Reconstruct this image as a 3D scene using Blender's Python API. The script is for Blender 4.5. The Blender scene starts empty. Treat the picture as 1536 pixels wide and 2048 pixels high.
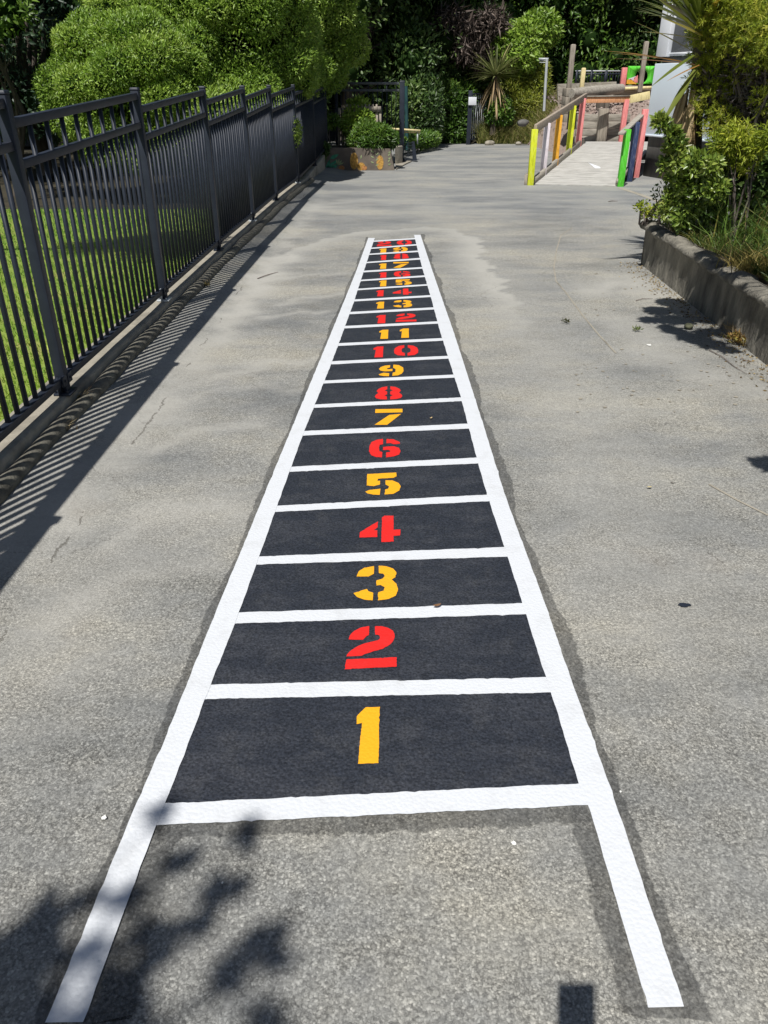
import bpy, math, random
import numpy as np
from mathutils import Vector, Matrix
R = math.radians
rng = np.random.default_rng(11)
random.seed(5)
scene = bpy.context.scene
COL = scene.collection

# ------------------------------------------------------------------ camera, sky, sun, exposure
CAM_H, FPX, PITCH = 1.55, 1538.0, R(29.2)
cd = bpy.data.cameras.new("camera"); cam = bpy.data.objects.new("camera", cd); COL.objects.link(cam)
cam.location = (0, 0, CAM_H); cam.rotation_euler = (R(90) - PITCH, 0, 0)
cd.sensor_fit = 'VERTICAL'; cd.sensor_height = 36.0; cd.lens = 36.0 * FPX / 2048.0
cd.clip_start = 0.02; cd.clip_end = 600
scene.camera = cam
SUN = Vector((0.24, 0.552, -1.0)).normalized()           # the way the light travels
w = bpy.data.worlds.new("World"); scene.world = w; w.use_nodes = True
nt = w.node_tree; bg = nt.nodes["Background"]
sky = nt.nodes.new("ShaderNodeTexSky"); sky.sky_type = 'NISHITA'; sky.sun_disc = False
sky.sun_elevation = math.asin(-SUN.z); sky.sun_rotation = math.atan2(-SUN.x, -SUN.y)
nt.links.new(sky.outputs[0], bg.inputs[0]); bg.inputs[1].default_value = 0.052
sl = bpy.data.lights.new("sun", 'SUN'); sl.energy = 4.9; sl.angle = R(0.53); sl.color = (1.0, 0.965, 0.91)
so = bpy.data.objects.new("sun", sl); COL.objects.link(so)
so.rotation_euler = SUN.to_track_quat('-Z', 'Y').to_euler(); so.location = (-10, -20, 40)
scene.view_settings.view_transform = 'Standard'; scene.view_settings.look = 'None'
scene.view_settings.exposure = 0.02; scene.view_settings.gamma = 1.0
scene.cycles.max_bounces = 6; scene.cycles.diffuse_bounces = 3; scene.cycles.transparent_max_bounces = 8

# ------------------------------------------------------------------ measuring: photograph pixels -> points in the place
def ray(px, py):
    x = (px - 768) / FPX; y = -(py - 1024) / FPX
    return (x, math.cos(PITCH) + y * math.sin(PITCH), -math.sin(PITCH) + y * math.cos(PITCH))
def gp(px, py, z=0.0):
    d = ray(px, py); t = (z - CAM_H) / d[2]
    return Vector((d[0] * t, d[1] * t, z))
def at(px, py, Y):
    d = ray(px, py); t = Y / d[1]
    return Vector((d[0] * t, Y, CAM_H + d[2] * t))

# ------------------------------------------------------------------ materials
def new_mat(name):
    m = bpy.data.materials.new(name); m.use_nodes = True
    return m, m.node_tree.nodes, m.node_tree.links, m.node_tree.nodes["Principled BSDF"]
def ramp(N, stops):
    r = N.new("ShaderNodeValToRGB"); e = r.color_ramp.elements
    while len(e) < len(stops): e.new(0.5)
    for k, (p, c) in enumerate(stops):
        e[k].position = p; e[k].color = (*c, 1) if len(c) == 3 else c
    return r
def noise(N, L, vec, scale, detail=4, rough=0.55):
    n = N.new("ShaderNodeTexNoise"); n.inputs["Scale"].default_value = scale
    n.inputs["Detail"].default_value = detail; n.inputs["Roughness"].default_value = rough
    if vec is not None: L.new(vec, n.inputs["Vector"])
    return n
def math_n(N, L, op, a, b=None, clamp=False):
    n = N.new("ShaderNodeMath"); n.operation = op; n.use_clamp = clamp
    for i, v in enumerate((a, b)):
        if v is None: continue
        if isinstance(v, (int, float)): n.inputs[i].default_value = v
        else: L.new(v, n.inputs[i])
    return n.outputs[0]
def mixc(N, L, f, a, b, mode='MIX'):
    n = N.new("ShaderNodeMix"); n.data_type = 'RGBA'; n.blend_type = mode
    for i, v in ((0, f), (6, a), (7, b)):
        if isinstance(v, (int, float)): n.inputs[i].default_value = v
        elif isinstance(v, tuple): n.inputs[i].default_value = (*v, 1)
        else: L.new(v, n.inputs[i])
    return n.outputs[2]
def scaled(N, L, vec, s):
    m = N.new("ShaderNodeMapping"); m.inputs["Scale"].default_value = s; L.new(vec, m.inputs["Vector"]); return m.outputs[0]
def pmat(name, c1, c2, scale=6, rough=0.7, bump=0.15, bscale=60, stretch=(1, 1, 1), spec=0.4, metal=0.0, c3=None, bd=0.01):
    m, N, L, P = new_mat(name)
    g = N.new("ShaderNodeNewGeometry").outputs["Position"]
    v = scaled(N, L, g, stretch)
    n = noise(N, L, v, scale, 6)
    st = [(0.3, c1), (0.7, c2)] if c3 is None else [(0.28, c1), (0.52, c2), (0.75, c3)]
    r = ramp(N, st); L.new(n.outputs[0], r.inputs[0]); L.new(r.outputs[0], P.inputs["Base Color"])
    P.inputs["Roughness"].default_value = rough; P.inputs["Metallic"].default_value = metal
    P.inputs["Specular IOR Level"].default_value = spec
    if bump:
        n2 = noise(N, L, v, bscale, 5); b = N.new("ShaderNodeBump"); b.inputs["Strength"].default_value = bump
        b.inputs["Distance"].default_value = bd
        L.new(n2.outputs[0], b.inputs["Height"]); L.new(b.outputs[0], P.inputs["Normal"])
    return m
def leaf_mat(name, rough=0.42, trans=0.32, spec=0.45):
    m, N, L, P = new_mat(name)
    a = N.new("ShaderNodeAttribute"); a.attribute_name = "Col"
    L.new(a.outputs["Color"], P.inputs["Base Color"]); P.inputs["Roughness"].default_value = rough
    P.inputs["Specular IOR Level"].default_value = spec
    t = N.new("ShaderNodeBsdfTranslucent"); L.new(a.outputs["Color"], t.inputs["Color"])
    mx = N.new("ShaderNodeMixShader"); mx.inputs[0].default_value = trans
    L.new(P.outputs[0], mx.inputs[1]); L.new(t.outputs[0], mx.inputs[2])
    L.new(mx.outputs[0], N["Material Output"].inputs["Surface"])
    return m
def asphalt_mat(name, tint=1.0, stains=True, fade=False):
    m, N, L, P = new_mat(name)
    g = N.new("ShaderNodeNewGeometry").outputs["Position"]
    vor = N.new("ShaderNodeTexVoronoi"); vor.inputs["Scale"].default_value = 190
    wob = noise(N, L, g, 50, 3); wv = N.new("ShaderNodeVectorMath"); wv.operation = 'MULTIPLY_ADD'
    L.new(wob.outputs["Color"], wv.inputs[0]); wv.inputs[1].default_value = (0.010,) * 3; L.new(g, wv.inputs[2])
    L.new(wv.outputs[0], vor.inputs["Vector"])
    sep = N.new("ShaderNodeSeparateColor"); L.new(vor.outputs["Color"], sep.inputs[0])
    stone = ramp(N, [(0.0, (0.23, 0.225, 0.212)), (0.3, (0.315, 0.308, 0.288)), (0.75, (0.375, 0.366, 0.340)), (1.0, (0.50, 0.488, 0.452))])
    L.new(sep.outputs[0], stone.inputs[0])
    gapm = ramp(N, [(0.38, (0, 0, 0)), (0.72, (1, 1, 1))]); L.new(vor.outputs["Distance"], gapm.inputs[0])
    pit = noise(N, L, g, 105, 6, 0.8); pm = ramp(N, [(0.51, (0, 0, 0)), (0.60, (1, 1, 1))]); L.new(pit.outputs[0], pm.inputs[0])
    # silt / wear: how far the gaps between the stones are filled with pale dust
    big = noise(N, L, scaled(N, L, g, (0.7, 1.4, 1)), 1.0, 6, 0.62)
    huge = noise(N, L, g, 0.55, 5, 0.6)
    med = noise(N, L, scaled(N, L, g, (1, 1.25, 1)), 4.0, 7, 0.68)
    gaps = math_n(N, L, 'MULTIPLY', gapm.outputs[0], 0.5)
    gaps = math_n(N, L, 'ADD', gaps, math_n(N, L, 'MULTIPLY', pm.outputs[0], 0.85), True)
    wear = ramp(N, [(0.34, (0.15,) * 3), (0.66, (0.95,) * 3)]); L.new(med.outputs[0], wear.inputs[0])
    gaps = math_n(N, L, 'MULTIPLY', gaps, wear.outputs[0])
    c = mixc(N, L, gaps, stone.outputs[0], (0.088, 0.086, 0.082))
    bt = ramp(N, [(0.36, (0.70, 0.72, 0.745)), (0.49, (0.97, 0.975, 0.975)), (0.62, (1.19, 1.165, 1.10))]); L.new(big.outputs[0], bt.inputs[0])  # broad tan and grey patches, with uneven-ground light and dark painted in
    c = mixc(N, L, 1.0, c, bt.outputs[0], 'MULTIPLY')
    ht = ramp(N, [(0.36, (0.86, 0.885, 0.92)), (0.5, (0.985, 0.995, 1.0)), (0.64, (1.10, 1.085, 1.04))]); L.new(huge.outputs[0], ht.inputs[0])
    c = mixc(N, L, 1.0, c, ht.outputs[0], 'MULTIPLY')
    mt = ramp(N, [(0.32, (0.76, 0.77, 0.785)), (0.5, (1.0, 1.0, 0.99)), (0.68, (1.16, 1.14, 1.09))]); L.new(med.outputs[0], mt.inputs[0])
    c = mixc(N, L, 1.0, c, mt.outputs[0], 'MULTIPLY')
    clot = noise(N, L, g, 34, 6, 0.75); ct = ramp(N, [(0.34, (0.82,) * 3), (0.5, (1.0,) * 3), (0.66, (1.13,) * 3)]); L.new(clot.outputs[0], ct.inputs[0])
    c = mixc(N, L, 1.0, c, ct.outputs[0], 'MULTIPLY')
    if stains:
        a = N.new("ShaderNodeAttribute"); a.attribute_name = "SiltAndLight"; s = N.new("ShaderNodeSeparateColor"); L.new(a.outputs["Color"], s.inputs[0])
        fine = noise(N, L, g, 30, 6, 0.7)
        f = math_n(N, L, 'MULTIPLY', s.outputs[0], math_n(N, L, 'ADD', fine.outputs[0], 0.45), True)
        c = mixc(N, L, f, c, (0.43, 0.42, 0.385))                      # pale dried silt, and the painted light of the uneven ground
        f2 = math_n(N, L, 'MULTIPLY', s.outputs[1], 0.62)
        smooth = mixc(N, L, fine.outputs[0], (0.215, 0.225, 0.23), (0.295, 0.30, 0.298))
        c = mixc(N, L, f2, c, mixc(N, L, 1.0, smooth, bt.outputs[0], 'MULTIPLY'))   # newer, closer-grained seal far up the path
        # hairline crack along the join with the kerb apron
        sx = N.new("ShaderNodeSeparateXYZ"); L.new(g, sx.inputs[0])
        cn = noise(N, L, g, 7, 6, 0.7); cn2 = noise(N, L, g, 1.7, 4)
        off = math_n(N, L, 'ADD', math_n(N, L, 'ADD', sx.outputs[0], 1.225), math_n(N, L, 'MULTIPLY', math_n(N, L, 'SUBTRACT', cn.outputs[0], 0.5), 0.10))
        ln = math_n(N, L, 'LESS_THAN', math_n(N, L, 'ABSOLUTE', off), math_n(N, L, 'MULTIPLY', noise(N, L, g, 23, 3).outputs[0], 0.009))
        ln = math_n(N, L, 'MULTIPLY', ln, math_n(N, L, 'GREATER_THAN', cn2.outputs[0], 0.53))
        ln = math_n(N, L, 'MULTIPLY', ln, 0.55)
        c = mixc(N, L, ln, c, (0.07, 0.062, 0.05))
        wv2 = N.new('ShaderNodeVectorMath'); wv2.operation = 'MULTIPLY_ADD'; wn2 = noise(N, L, g, 3.5, 5, 0.7); L.new(wn2.outputs['Color'], wv2.inputs[0]); wv2.inputs[1].default_value = (0.34,) * 3; L.new(g, wv2.inputs[2])
        vc = N.new('ShaderNodeTexVoronoi'); vc.feature = 'DISTANCE_TO_EDGE'; vc.inputs['Scale'].default_value = 1.5; L.new(wv2.outputs[0], vc.inputs['Vector'])
        hair = math_n(N, L, 'LESS_THAN', vc.outputs['Distance'], math_n(N, L, 'MULTIPLY', noise(N, L, g, 19, 3).outputs[0], 0.0075))
        hm = ramp(N, [(0.47, (0, 0, 0)), (0.56, (1, 1, 1))]); L.new(noise(N, L, g, 0.9, 4).outputs[0], hm.inputs[0])
        c = mixc(N, L, math_n(N, L, 'MULTIPLY', math_n(N, L, 'MULTIPLY', hair, hm.outputs[0]), 0.42), c, (0.075, 0.07, 0.062))
        rust = ramp(N, [(0.62, (0, 0, 0)), (0.8, (1, 1, 1))]); rn = noise(N, L, g, 1.3, 4); L.new(rn.outputs[0], rust.inputs[0])
        c = mixc(N, L, math_n(N, L, 'MULTIPLY', rust.outputs[0], 0.16), c, (0.34, 0.25, 0.17))
    if tint != 1.0: c = mixc(N, L, 1.0, c, (tint, tint * 1.01, tint * 1.04), 'MULTIPLY')
    L.new(c, P.inputs["Base Color"]); P.inputs["Roughness"].default_value = 0.86; P.inputs["Specular IOR Level"].default_value = 0.3
    h = math_n(N, L, 'SUBTRACT', 1.0, gaps)
    b = N.new("ShaderNodeBump"); b.inputs["Strength"].default_value = 0.6; b.inputs["Distance"].default_value = 0.004
    L.new(h, b.inputs["Height"]); L.new(b.outputs[0], P.inputs["Normal"])
    if fade:                                                            # brushed primer thins out towards its edge
        a = N.new("ShaderNodeAttribute"); a.attribute_name = "Col"; s = N.new("ShaderNodeSeparateColor"); L.new(a.outputs["Color"], s.inputs[0])
        n1 = noise(N, L, g, 26, 6, 0.7)
        f = math_n(N, L, 'ADD', math_n(N, L, 'MULTIPLY', s.outputs[0], 1.5), math_n(N, L, 'MULTIPLY', math_n(N, L, 'SUBTRACT', n1.outputs[0], 0.5), 1.1))
        f = math_n(N, L, 'MULTIPLY', math_n(N, L, 'SUBTRACT', f, 0.30), 7.0, True)
        f = math_n(N, L, 'MULTIPLY', f, 0.58)
        tr_ = N.new("ShaderNodeBsdfTransparent"); mx = N.new("ShaderNodeMixShader"); L.new(f, mx.inputs[0])
        L.new(tr_.outputs[0], mx.inputs[1]); L.new(P.outputs[0], mx.inputs[2]); L.new(mx.outputs[0], N["Material Output"].inputs["Surface"])
    return m
def paint_mat(name, col, dirt=(0.5, 0.5, 0.48), amount=0.12, rough=0.6, bump=0.5, worn=None):
    """road paint: follows the stones below it, a little scuffed"""
    m, N, L, P = new_mat(name)
    g = N.new("ShaderNodeNewGeometry").outputs["Position"]
    vor = N.new("ShaderNodeTexVoronoi"); vor.inputs["Scale"].default_value = 95; L.new(g, vor.inputs["Vector"])
    a = noise(N, L, g, 9, 7, 0.7); r = ramp(N, [(0.52, (0, 0, 0)), (0.78, (1, 1, 1))]); L.new(a.outputs[0], r.inputs[0])
    c = mixc(N, L, math_n(N, L, 'MULTIPLY', r.outputs[0], amount), col, dirt)
    if worn:
        n2 = noise(N, L, scaled(N, L, g, (1, 2.2, 1)), 3.2, 6, 0.7); r2 = ramp(N, [(0.46, (0, 0, 0)), (0.66, (1, 1, 1))]); L.new(n2.outputs[0], r2.inputs[0])
        c = mixc(N, L, math_n(N, L, 'MULTIPLY', r2.outputs[0], 0.5), c, worn)
        n3 = noise(N, L, g, 160, 3); r3 = ramp(N, [(0.35, (0.55,) * 3), (0.7, (1.5,) * 3)]); L.new(n3.outputs[0], r3.inputs[0])
        c = mixc(N, L, 1.0, c, r3.outputs[0], 'MULTIPLY')
    L.new(c, P.inputs["Base Color"]); P.inputs["Roughness"].default_value = rough
    fine = noise(N, L, g, 120, 4)
    h = math_n(N, L, 'ADD', math_n(N, L, 'MULTIPLY', vor.outputs["Distance"], -1.0), fine.outputs[0])
    b = N.new("ShaderNodeBump"); b.inputs["Strength"].default_value = bump; b.inputs["Distance"].default_value = 0.003
    L.new(h, b.inputs["Height"]); L.new(b.outputs[0], P.inputs["Normal"])
    return m

M = {}
M['asphalt'] = asphalt_mat("weathered_asphalt")
M['undercoat'] = asphalt_mat("primed_asphalt", 0.60, False, True)
M['white'] = paint_mat("white_road_paint", (0.67, 0.695, 0.73), (0.42, 0.42, 0.405), 0.38, 0.55, 0.32)
M['black'] = paint_mat("charcoal_road_paint", (0.026, 0.030, 0.040), (0.09, 0.09, 0.09), 0.4, 0.5, 0.55, worn=(0.062, 0.065, 0.075))
M['red'] = paint_mat("red_road_paint", (0.76, 0.020, 0.016), (0.5, 0.05, 0.05), 0.4, 0.55, 0.3)
M['yellow'] = paint_mat("yellow_road_paint", (0.88, 0.42, 0.012), (0.6, 0.3, 0.05), 0.4, 0.55, 0.3)
M['steel'] = pmat("powder_coated_steel", (0.016, 0.021, 0.033), (0.026, 0.033, 0.050), 9, 0.5, 0.04, 90, spec=0.35)
M['steel_highlight'] = pmat('highlighted_steel', (0.07, 0.08, 0.09), (0.11, 0.12, 0.13), 9, 0.4, 0.04, 90)  # paler copy of the steel, rail highlights painted into its colour
M['concrete'] = pmat("old_concrete", (0.17, 0.155, 0.125), (0.36, 0.33, 0.27), 5, 0.9, 0.5, 70, c3=(0.27, 0.25, 0.20))
M['conc_dark'] = pmat("stained_concrete", (0.075, 0.07, 0.06), (0.19, 0.178, 0.148), 7, 0.92, 1.0, 34, (1, 1, 0.4), c3=(0.34, 0.315, 0.26), bd=0.03)
M['pipe'] = pmat("dusty_pipe", (0.085, 0.08, 0.065), (0.20, 0.19, 0.155), 14, 0.85, 0.6, 50, bd=0.012)
M['soil'] = pmat("garden_soil", (0.03, 0.022, 0.015), (0.08, 0.06, 0.04), 12, 0.95, 0.8, 40)
M['turf'] = pmat("turf", (0.12, 0.21, 0.03), (0.22, 0.30, 0.05), 3, 0.9, 0.6, 90, c3=(0.28, 0.28, 0.08))
M['earth'] = pmat("leaf_litter", (0.02, 0.02, 0.012), (0.06, 0.05, 0.03), 5, 0.95, 0.6, 30)
M['bark'] = pmat("bark", (0.05, 0.04, 0.032), (0.13, 0.11, 0.09), 9, 0.9, 0.8, 45, (1, 1, 0.25))
M['twig'] = pmat("dry_twigs", (0.10, 0.085, 0.075), (0.24, 0.20, 0.18), 9, 0.9, 0.2, 45)
M['leaf'] = leaf_mat("leaves"); M['leaf_gloss'] = leaf_mat("glossy_leaves", 0.33, 0.28, 0.55)
M['needle'] = leaf_mat('needle_leaves', 0.45, 0.48, 0.4); M['inner'] = leaf_mat('inner_crown_shade', 0.9, 0.1, 0.0); M['blade'] = leaf_mat("grass_blades", 0.5, 0.3, 0.35)  # inner: dark crown cores with the shade between leaves painted in
M['wood'] = pmat("silvered_timber", (0.20, 0.18, 0.15), (0.36, 0.33, 0.28), 6, 0.85, 0.5, 40, (1, 6, 6), c3=(0.46, 0.43, 0.37))
M['wood_v'] = pmat("weathered_post_timber", (0.17, 0.15, 0.12), (0.33, 0.29, 0.24), 7, 0.85, 0.5, 40, (5, 5, 0.6), c3=(0.42, 0.38, 0.31))
M['deck'] = pmat("pale_decking", (0.27, 0.26, 0.24), (0.48, 0.47, 0.44), 5, 0.85, 0.5, 50, (0.8, 9, 9), c3=(0.60, 0.59, 0.555))
M['rail'] = pmat("brown_handrail_timber", (0.27, 0.22, 0.17), (0.44, 0.37, 0.30), 8, 0.8, 0.3, 50, (6, 1, 6))
def board(name, c): return pmat(name, tuple(x * 0.62 + .01 for x in c), c, 14, 0.65, 0.5, 60, (4, 4, 0.6), c3=tuple(x * 0.8 + .14 for x in c))
M['lime'] = board("lime_yellow_paint", (0.68, 0.74, 0.02)); M['pinkwhite'] = board("pale_pink_paint", (0.80, 0.72, 0.77))
M['orange'] = board("orange_paint", (0.86, 0.42, 0.03)); M['pink'] = board("salmon_pink_paint", (0.84, 0.27, 0.26))
M['green'] = board("bright_green_paint", (0.10, 0.62, 0.03)); M['navy'] = board("navy_paint", (0.03, 0.05, 0.13))
M['cream'] = board("cream_paint", (0.82, 0.70, 0.36)); M['tangerine'] = board("tangerine_paint", (0.82, 0.40, 0.20))
M['clad'] = pmat("pale_blue_cladding", (0.69, 0.78, 0.86), (0.73, 0.82, 0.90), 2, 0.5, 0.05, 60)
M['trim'] = pmat("white_joinery", (0.72, 0.75, 0.80), (0.78, 0.80, 0.84), 2, 0.45, 0.03, 60)
M['plinth'] = pmat("grey_plinth", (0.10, 0.10, 0.095), (0.17, 0.165, 0.155), 5, 0.9, 0.4, 40, (1, 3, 0.6))
M['gravel'] = pmat("bark_gravel", (0.12, 0.09, 0.075), (0.36, 0.28, 0.24), 30, 0.95, 0.8, 40, c3=(0.25, 0.19, 0.16))
M['galv'] = pmat("galvanised_steel", (0.42, 0.45, 0.47), (0.55, 0.58, 0.60), 6, 0.45, 0.05, 60)
M['mural_wall'] = pmat("mural_concrete", (0.12, 0.10, 0.085), (0.22, 0.185, 0.15), 4, 0.9, 0.4, 50)
M['m_green'] = pmat("mural_green", (0.02, 0.16, 0.08), (0.10, 0.42, 0.26), 14, 0.8, 0.1, 50)
M['m_lime'] = pmat("mural_pale_green", (0.22, 0.30, 0.14), (0.42, 0.48, 0.26), 14, 0.8, 0.1, 50)
M['m_gold'] = pmat("mural_gold", (0.30, 0.14, 0.03), (0.70, 0.42, 0.10), 30, 0.8, 0.1, 50)
M['m_rust'] = pmat("mural_orange", (0.26, 0.11, 0.04), (0.58, 0.27, 0.09), 30, 0.8, 0.1, 50)
M['teal'] = pmat("mottled_teal_paint", (0.008, 0.03, 0.035), (0.03, 0.11, 0.11), 5, 0.6, 0.1, 50)
M['moss'] = pmat('dull_moss', (0.06, 0.065, 0.04), (0.14, 0.14, 0.09), 40, 0.95, 0.5, 60)
M['petal'] = pmat("white_scrap", (0.75, 0.75, 0.7), (0.85, 0.85, 0.82), 20, 0.7, 0.1, 50)
M['dead'] = leaf_mat("dead_leaves", 0.6, 0.15, 0.3)
mg, N_, L_, P_ = new_mat("window_glass"); P_.inputs["Base Color"].default_value = (0.02, 0.03, 0.035, 1); P_.inputs["Roughness"].default_value = 0.06; M['glass'] = mg
M['skin'] = pmat("skin", (0.52, 0.33, 0.25), (0.58, 0.38, 0.29), 8, 0.55, 0.1, 90)
M['cloth'] = pmat("blue_shirt", (0.06, 0.09, 0.16), (0.08, 0.12, 0.2), 8, 0.85, 0.3, 120)
M['denim'] = pmat("dark_jeans", (0.02, 0.025, 0.045), (0.035, 0.045, 0.075), 8, 0.85, 0.3, 120)
M['hair'] = pmat("dark_hair", (0.015, 0.011, 0.008), (0.03, 0.022, 0.016), 20, 0.5, 0.4, 90)
M['phone'] = pmat("black_phone", (0.012, 0.012, 0.014), (0.02, 0.02, 0.022), 8, 0.25, 0.0)

# ------------------------------------------------------------------ mesh building
class MB:
    def __init__(s): s.v = []; s.f = []; s.n = 0; s.mi = []; s.c = []
    def add(s, V, F, mi=0, col=None):
        V = np.asarray(V, float).reshape(-1, 3); F = np.asarray(F, int)
        s.v.append(V); s.f.append(F + s.n); s.mi.append(np.full(len(F), mi)); s.n += len(V)
        c = np.zeros((len(V), 4)); c[:, 3] = 1
        if col is not None: c[:, :3] = col
        s.c.append(c)
    def box(s, c, size, rot=None, mi=0, col=None, taper=1.0):
        x, y, z = (t / 2 for t in size)
        V = np.array([(-x, -y, -z), (x, -y, -z), (x, y, -z), (-x, y, -z), (-x * taper, -y * taper, z), (x * taper, -y * taper, z), (x * taper, y * taper, z), (-x * taper, y * taper, z)])
        if rot is not None: V = V @ np.array(rot).T
        s.add(V + np.array(c), [(0, 3, 2, 1), (4, 5, 6, 7), (0, 1, 5, 4), (1, 2, 6, 5), (2, 3, 7, 6), (3, 0, 4, 7)], mi, col)
    def beam(s, a, b, wid, hgt, mi=0, up=(0, 0, 1), col=None):
        """a bar of rectangular section from a to b"""
        a = Vector(a); b = Vector(b); d = (b - a); l = d.length; d.normalize()
        u = Vector(up)
        if abs(d.dot(u)) > 0.99: u = Vector((0, 1, 0))
        sd = d.cross(u).normalized(); u = sd.cross(d).normalized()
        rot = np.array([[d[i], sd[i], u[i]] for i in range(3)])
        s.box((a + b) / 2, (l, wid, hgt), rot, mi, col)
    def tube(s, pts, rad, n=8, mi=0, col=None, cap=True):
        pts = [Vector(p) for p in pts]; k = len(pts)
        rad = [rad] * k if isinstance(rad, (int, float)) else rad
        V = []; ref = Vector((0.3, 0.2, 1)).normalized()
        for i, p in enumerate(pts):
            t = (pts[min(i + 1, k - 1)] - pts[max(i - 1, 0)]).normalized()
            if abs(t.dot(ref)) > 0.97: ref = Vector((1, 0.1, 0)).normalized()
            a = t.cross(ref).normalized(); b = t.cross(a)
            for j in range(n):
                th = 2 * math.pi * j / n; V.append(p + (a * math.cos(th) + b * math.sin(th)) * rad[i])
        F = [(i * n + j, i * n + (j + 1) % n, (i + 1) * n + (j + 1) % n, (i + 1) * n + j) for i in range(k - 1) for j in range(n)]
        s.add(V, F, mi, col)
        if cap:
            for i, o in ((0, 0), (k - 1, (k - 1) * n)):
                s.add([pts[i]] + [V[o + j] for j in range(n)], [(0, 1 + j, 1 + (j + 1) % n) for j in range(n)], mi, col)
    def poly(s, pts, mi=0):
        """a flat outline of any shape, triangulated"""
        from mathutils.geometry import tessellate_polygon
        P = [Vector(p) for p in pts]; T = tessellate_polygon([P])
        T = [t if (P[t[1]] - P[t[0]]).cross(P[t[2]] - P[t[0]]).z >= 0 else t[::-1] for t in T]
        s.add(P, T, mi)
    def prism(s, pts, vec, mi=0):
        from mathutils.geometry import tessellate_polygon
        P = [Vector(p) for p in pts]; T = [tuple(t) for t in tessellate_polygon([P])]; n = len(P); vec = Vector(vec)
        Q = [p + vec for p in P]
        s.add(P + Q, T + [(a + n, c + n, b + n) for a, b, c in T], mi)
        s.add(P + Q, [(i, (i + 1) % n, n + (i + 1) % n, n + i) for i in range(n)], mi)
    def lathe(s, c, prof, n=16, mi=0):
        V = [(c[0] + r * math.cos(2 * math.pi * j / n), c[1] + r * math.sin(2 * math.pi * j / n), c[2] + z) for r, z in prof for j in range(n)]
        F = [(i * n + j, i * n + (j + 1) % n, (i + 1) * n + (j + 1) % n, (i + 1) * n + j) for i in range(len(prof) - 1) for j in range(n)]
        s.add(V, F, mi)
    def build(s, name, mats, parent=None, smooth=False, bevel=0.0, recalc=False):
        me = bpy.data.meshes.new(name)
        off = np.array(parent.matrix_off if False else (0, 0, 0), float)
        if parent is not None: off = np.array(origin(parent))
        V = np.concatenate(s.v) - off
        nf = sum(len(f) for f in s.f); tot = np.concatenate([np.full(len(f), f.shape[1]) for f in s.f])
        idx = np.concatenate([f.ravel() for f in s.f])
        me.vertices.add(len(V)); me.vertices.foreach_set("co", V.ravel())
        me.loops.add(len(idx)); me.loops.foreach_set("vertex_index", idx)
        me.polygons.add(nf); me.polygons.foreach_set("loop_start", np.concatenate([[0], np.cumsum(tot)[:-1]]))
        me.polygons.foreach_set("loop_total", tot)
        me.polygons.foreach_set("material_index", np.concatenate(s.mi))
        if smooth: me.polygons.foreach_set("use_smooth", np.ones(nf, bool))
        C = np.concatenate(s.c)
        if C[:, :3].any():
            at_ = me.attributes.new("Col", 'FLOAT_COLOR', 'POINT'); at_.data.foreach_set("color", C.ravel())
        me.update(calc_edges=True); me.validate()
        for m in (mats if isinstance(mats, (list, tuple)) else [mats]): me.materials.append(M[m] if isinstance(m, str) else m)
        o = bpy.data.objects.new(name, me); COL.objects.link(o)
        if parent is not None: o.parent = parent
        if bevel:
            b = o.modifiers.new("edge", 'BEVEL'); b.width = bevel; b.segments = 2; b.limit_method = 'ANGLE'; b.angle_limit = R(40)
        return o
def origin(o):
    p = Vector((0, 0, 0))
    while o is not None: p += o.location; o = o.parent
    return p
def tag(o, label=None, cat=None, group=None, kind=None):
    if label: o['label'] = label
    if cat: o['category'] = cat
    if group: o['group'] = group
    if kind: o['kind'] = kind
    return o
def thing(name, label, cat, loc, group=None):
    o = bpy.data.objects.new(name, None); COL.objects.link(o); o.location = loc; o.empty_display_size = 0.2
    return tag(o, label, cat, group)
def copy_thing(src, label, loc):
    """a copy of a thing together with its parts and their sub-parts"""
    def cp(o, par):
        c = o.copy(); COL.objects.link(c)
        if par is not None: c.parent = par
        for ch in list(o.children): cp(ch, c)
        return c
    c = cp(src, None); c.location = loc; c['label'] = label
    return c
def U3(n, r=rng):
    u = r.normal(size=(n, 3)); return u / np.linalg.norm(u, axis=1)[:, None]
def unit(a): return a / (np.linalg.norm(a, axis=-1, keepdims=True) + 1e-9)

def put_leaves(mb, P, D, L, W, cols, bend=0.15, mi=0, face=None):
    """one pointed leaf (two halves, slightly folded) at every P, pointing along D"""
    n = len(P); D = unit(D); S = unit(np.cross(D, U3(n) if face is None else face + U3(n) * 0.75)); Nn = np.cross(S, D)
    L = np.broadcast_to(L, (n,))[:, None]; W = np.broadcast_to(W, (n,))[:, None]
    base = P; mid = P + D * L * 0.48; tip = P + D * L - Nn * L * bend
    l = mid + S * W / 2 + Nn * W * 0.18; r = mid - S * W / 2 + Nn * W * 0.18
    V = np.stack([base, l, tip, r], 1).reshape(-1, 3)
    k = np.arange(n)[:, None] * 4
    mb.add(V, np.concatenate([k + np.array([0, 1, 2]), k + np.array([0, 2, 3])]), mi, np.repeat(cols, 4, 0))
def palette(n, cols, jitter=0.18, t=None):
    cols = np.array(cols, float); t = rng.random(n) if t is None else np.clip(t, 0, 1)
    x = t * (len(cols) - 1); i = np.minimum(x.astype(int), len(cols) - 2); f = (x - i)[:, None]
    c = cols[i] * (1 - f) + cols[i + 1] * f
    return np.clip(c * (1 + rng.normal(0, jitter, (n, 1))), 0.003, 1)
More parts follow.
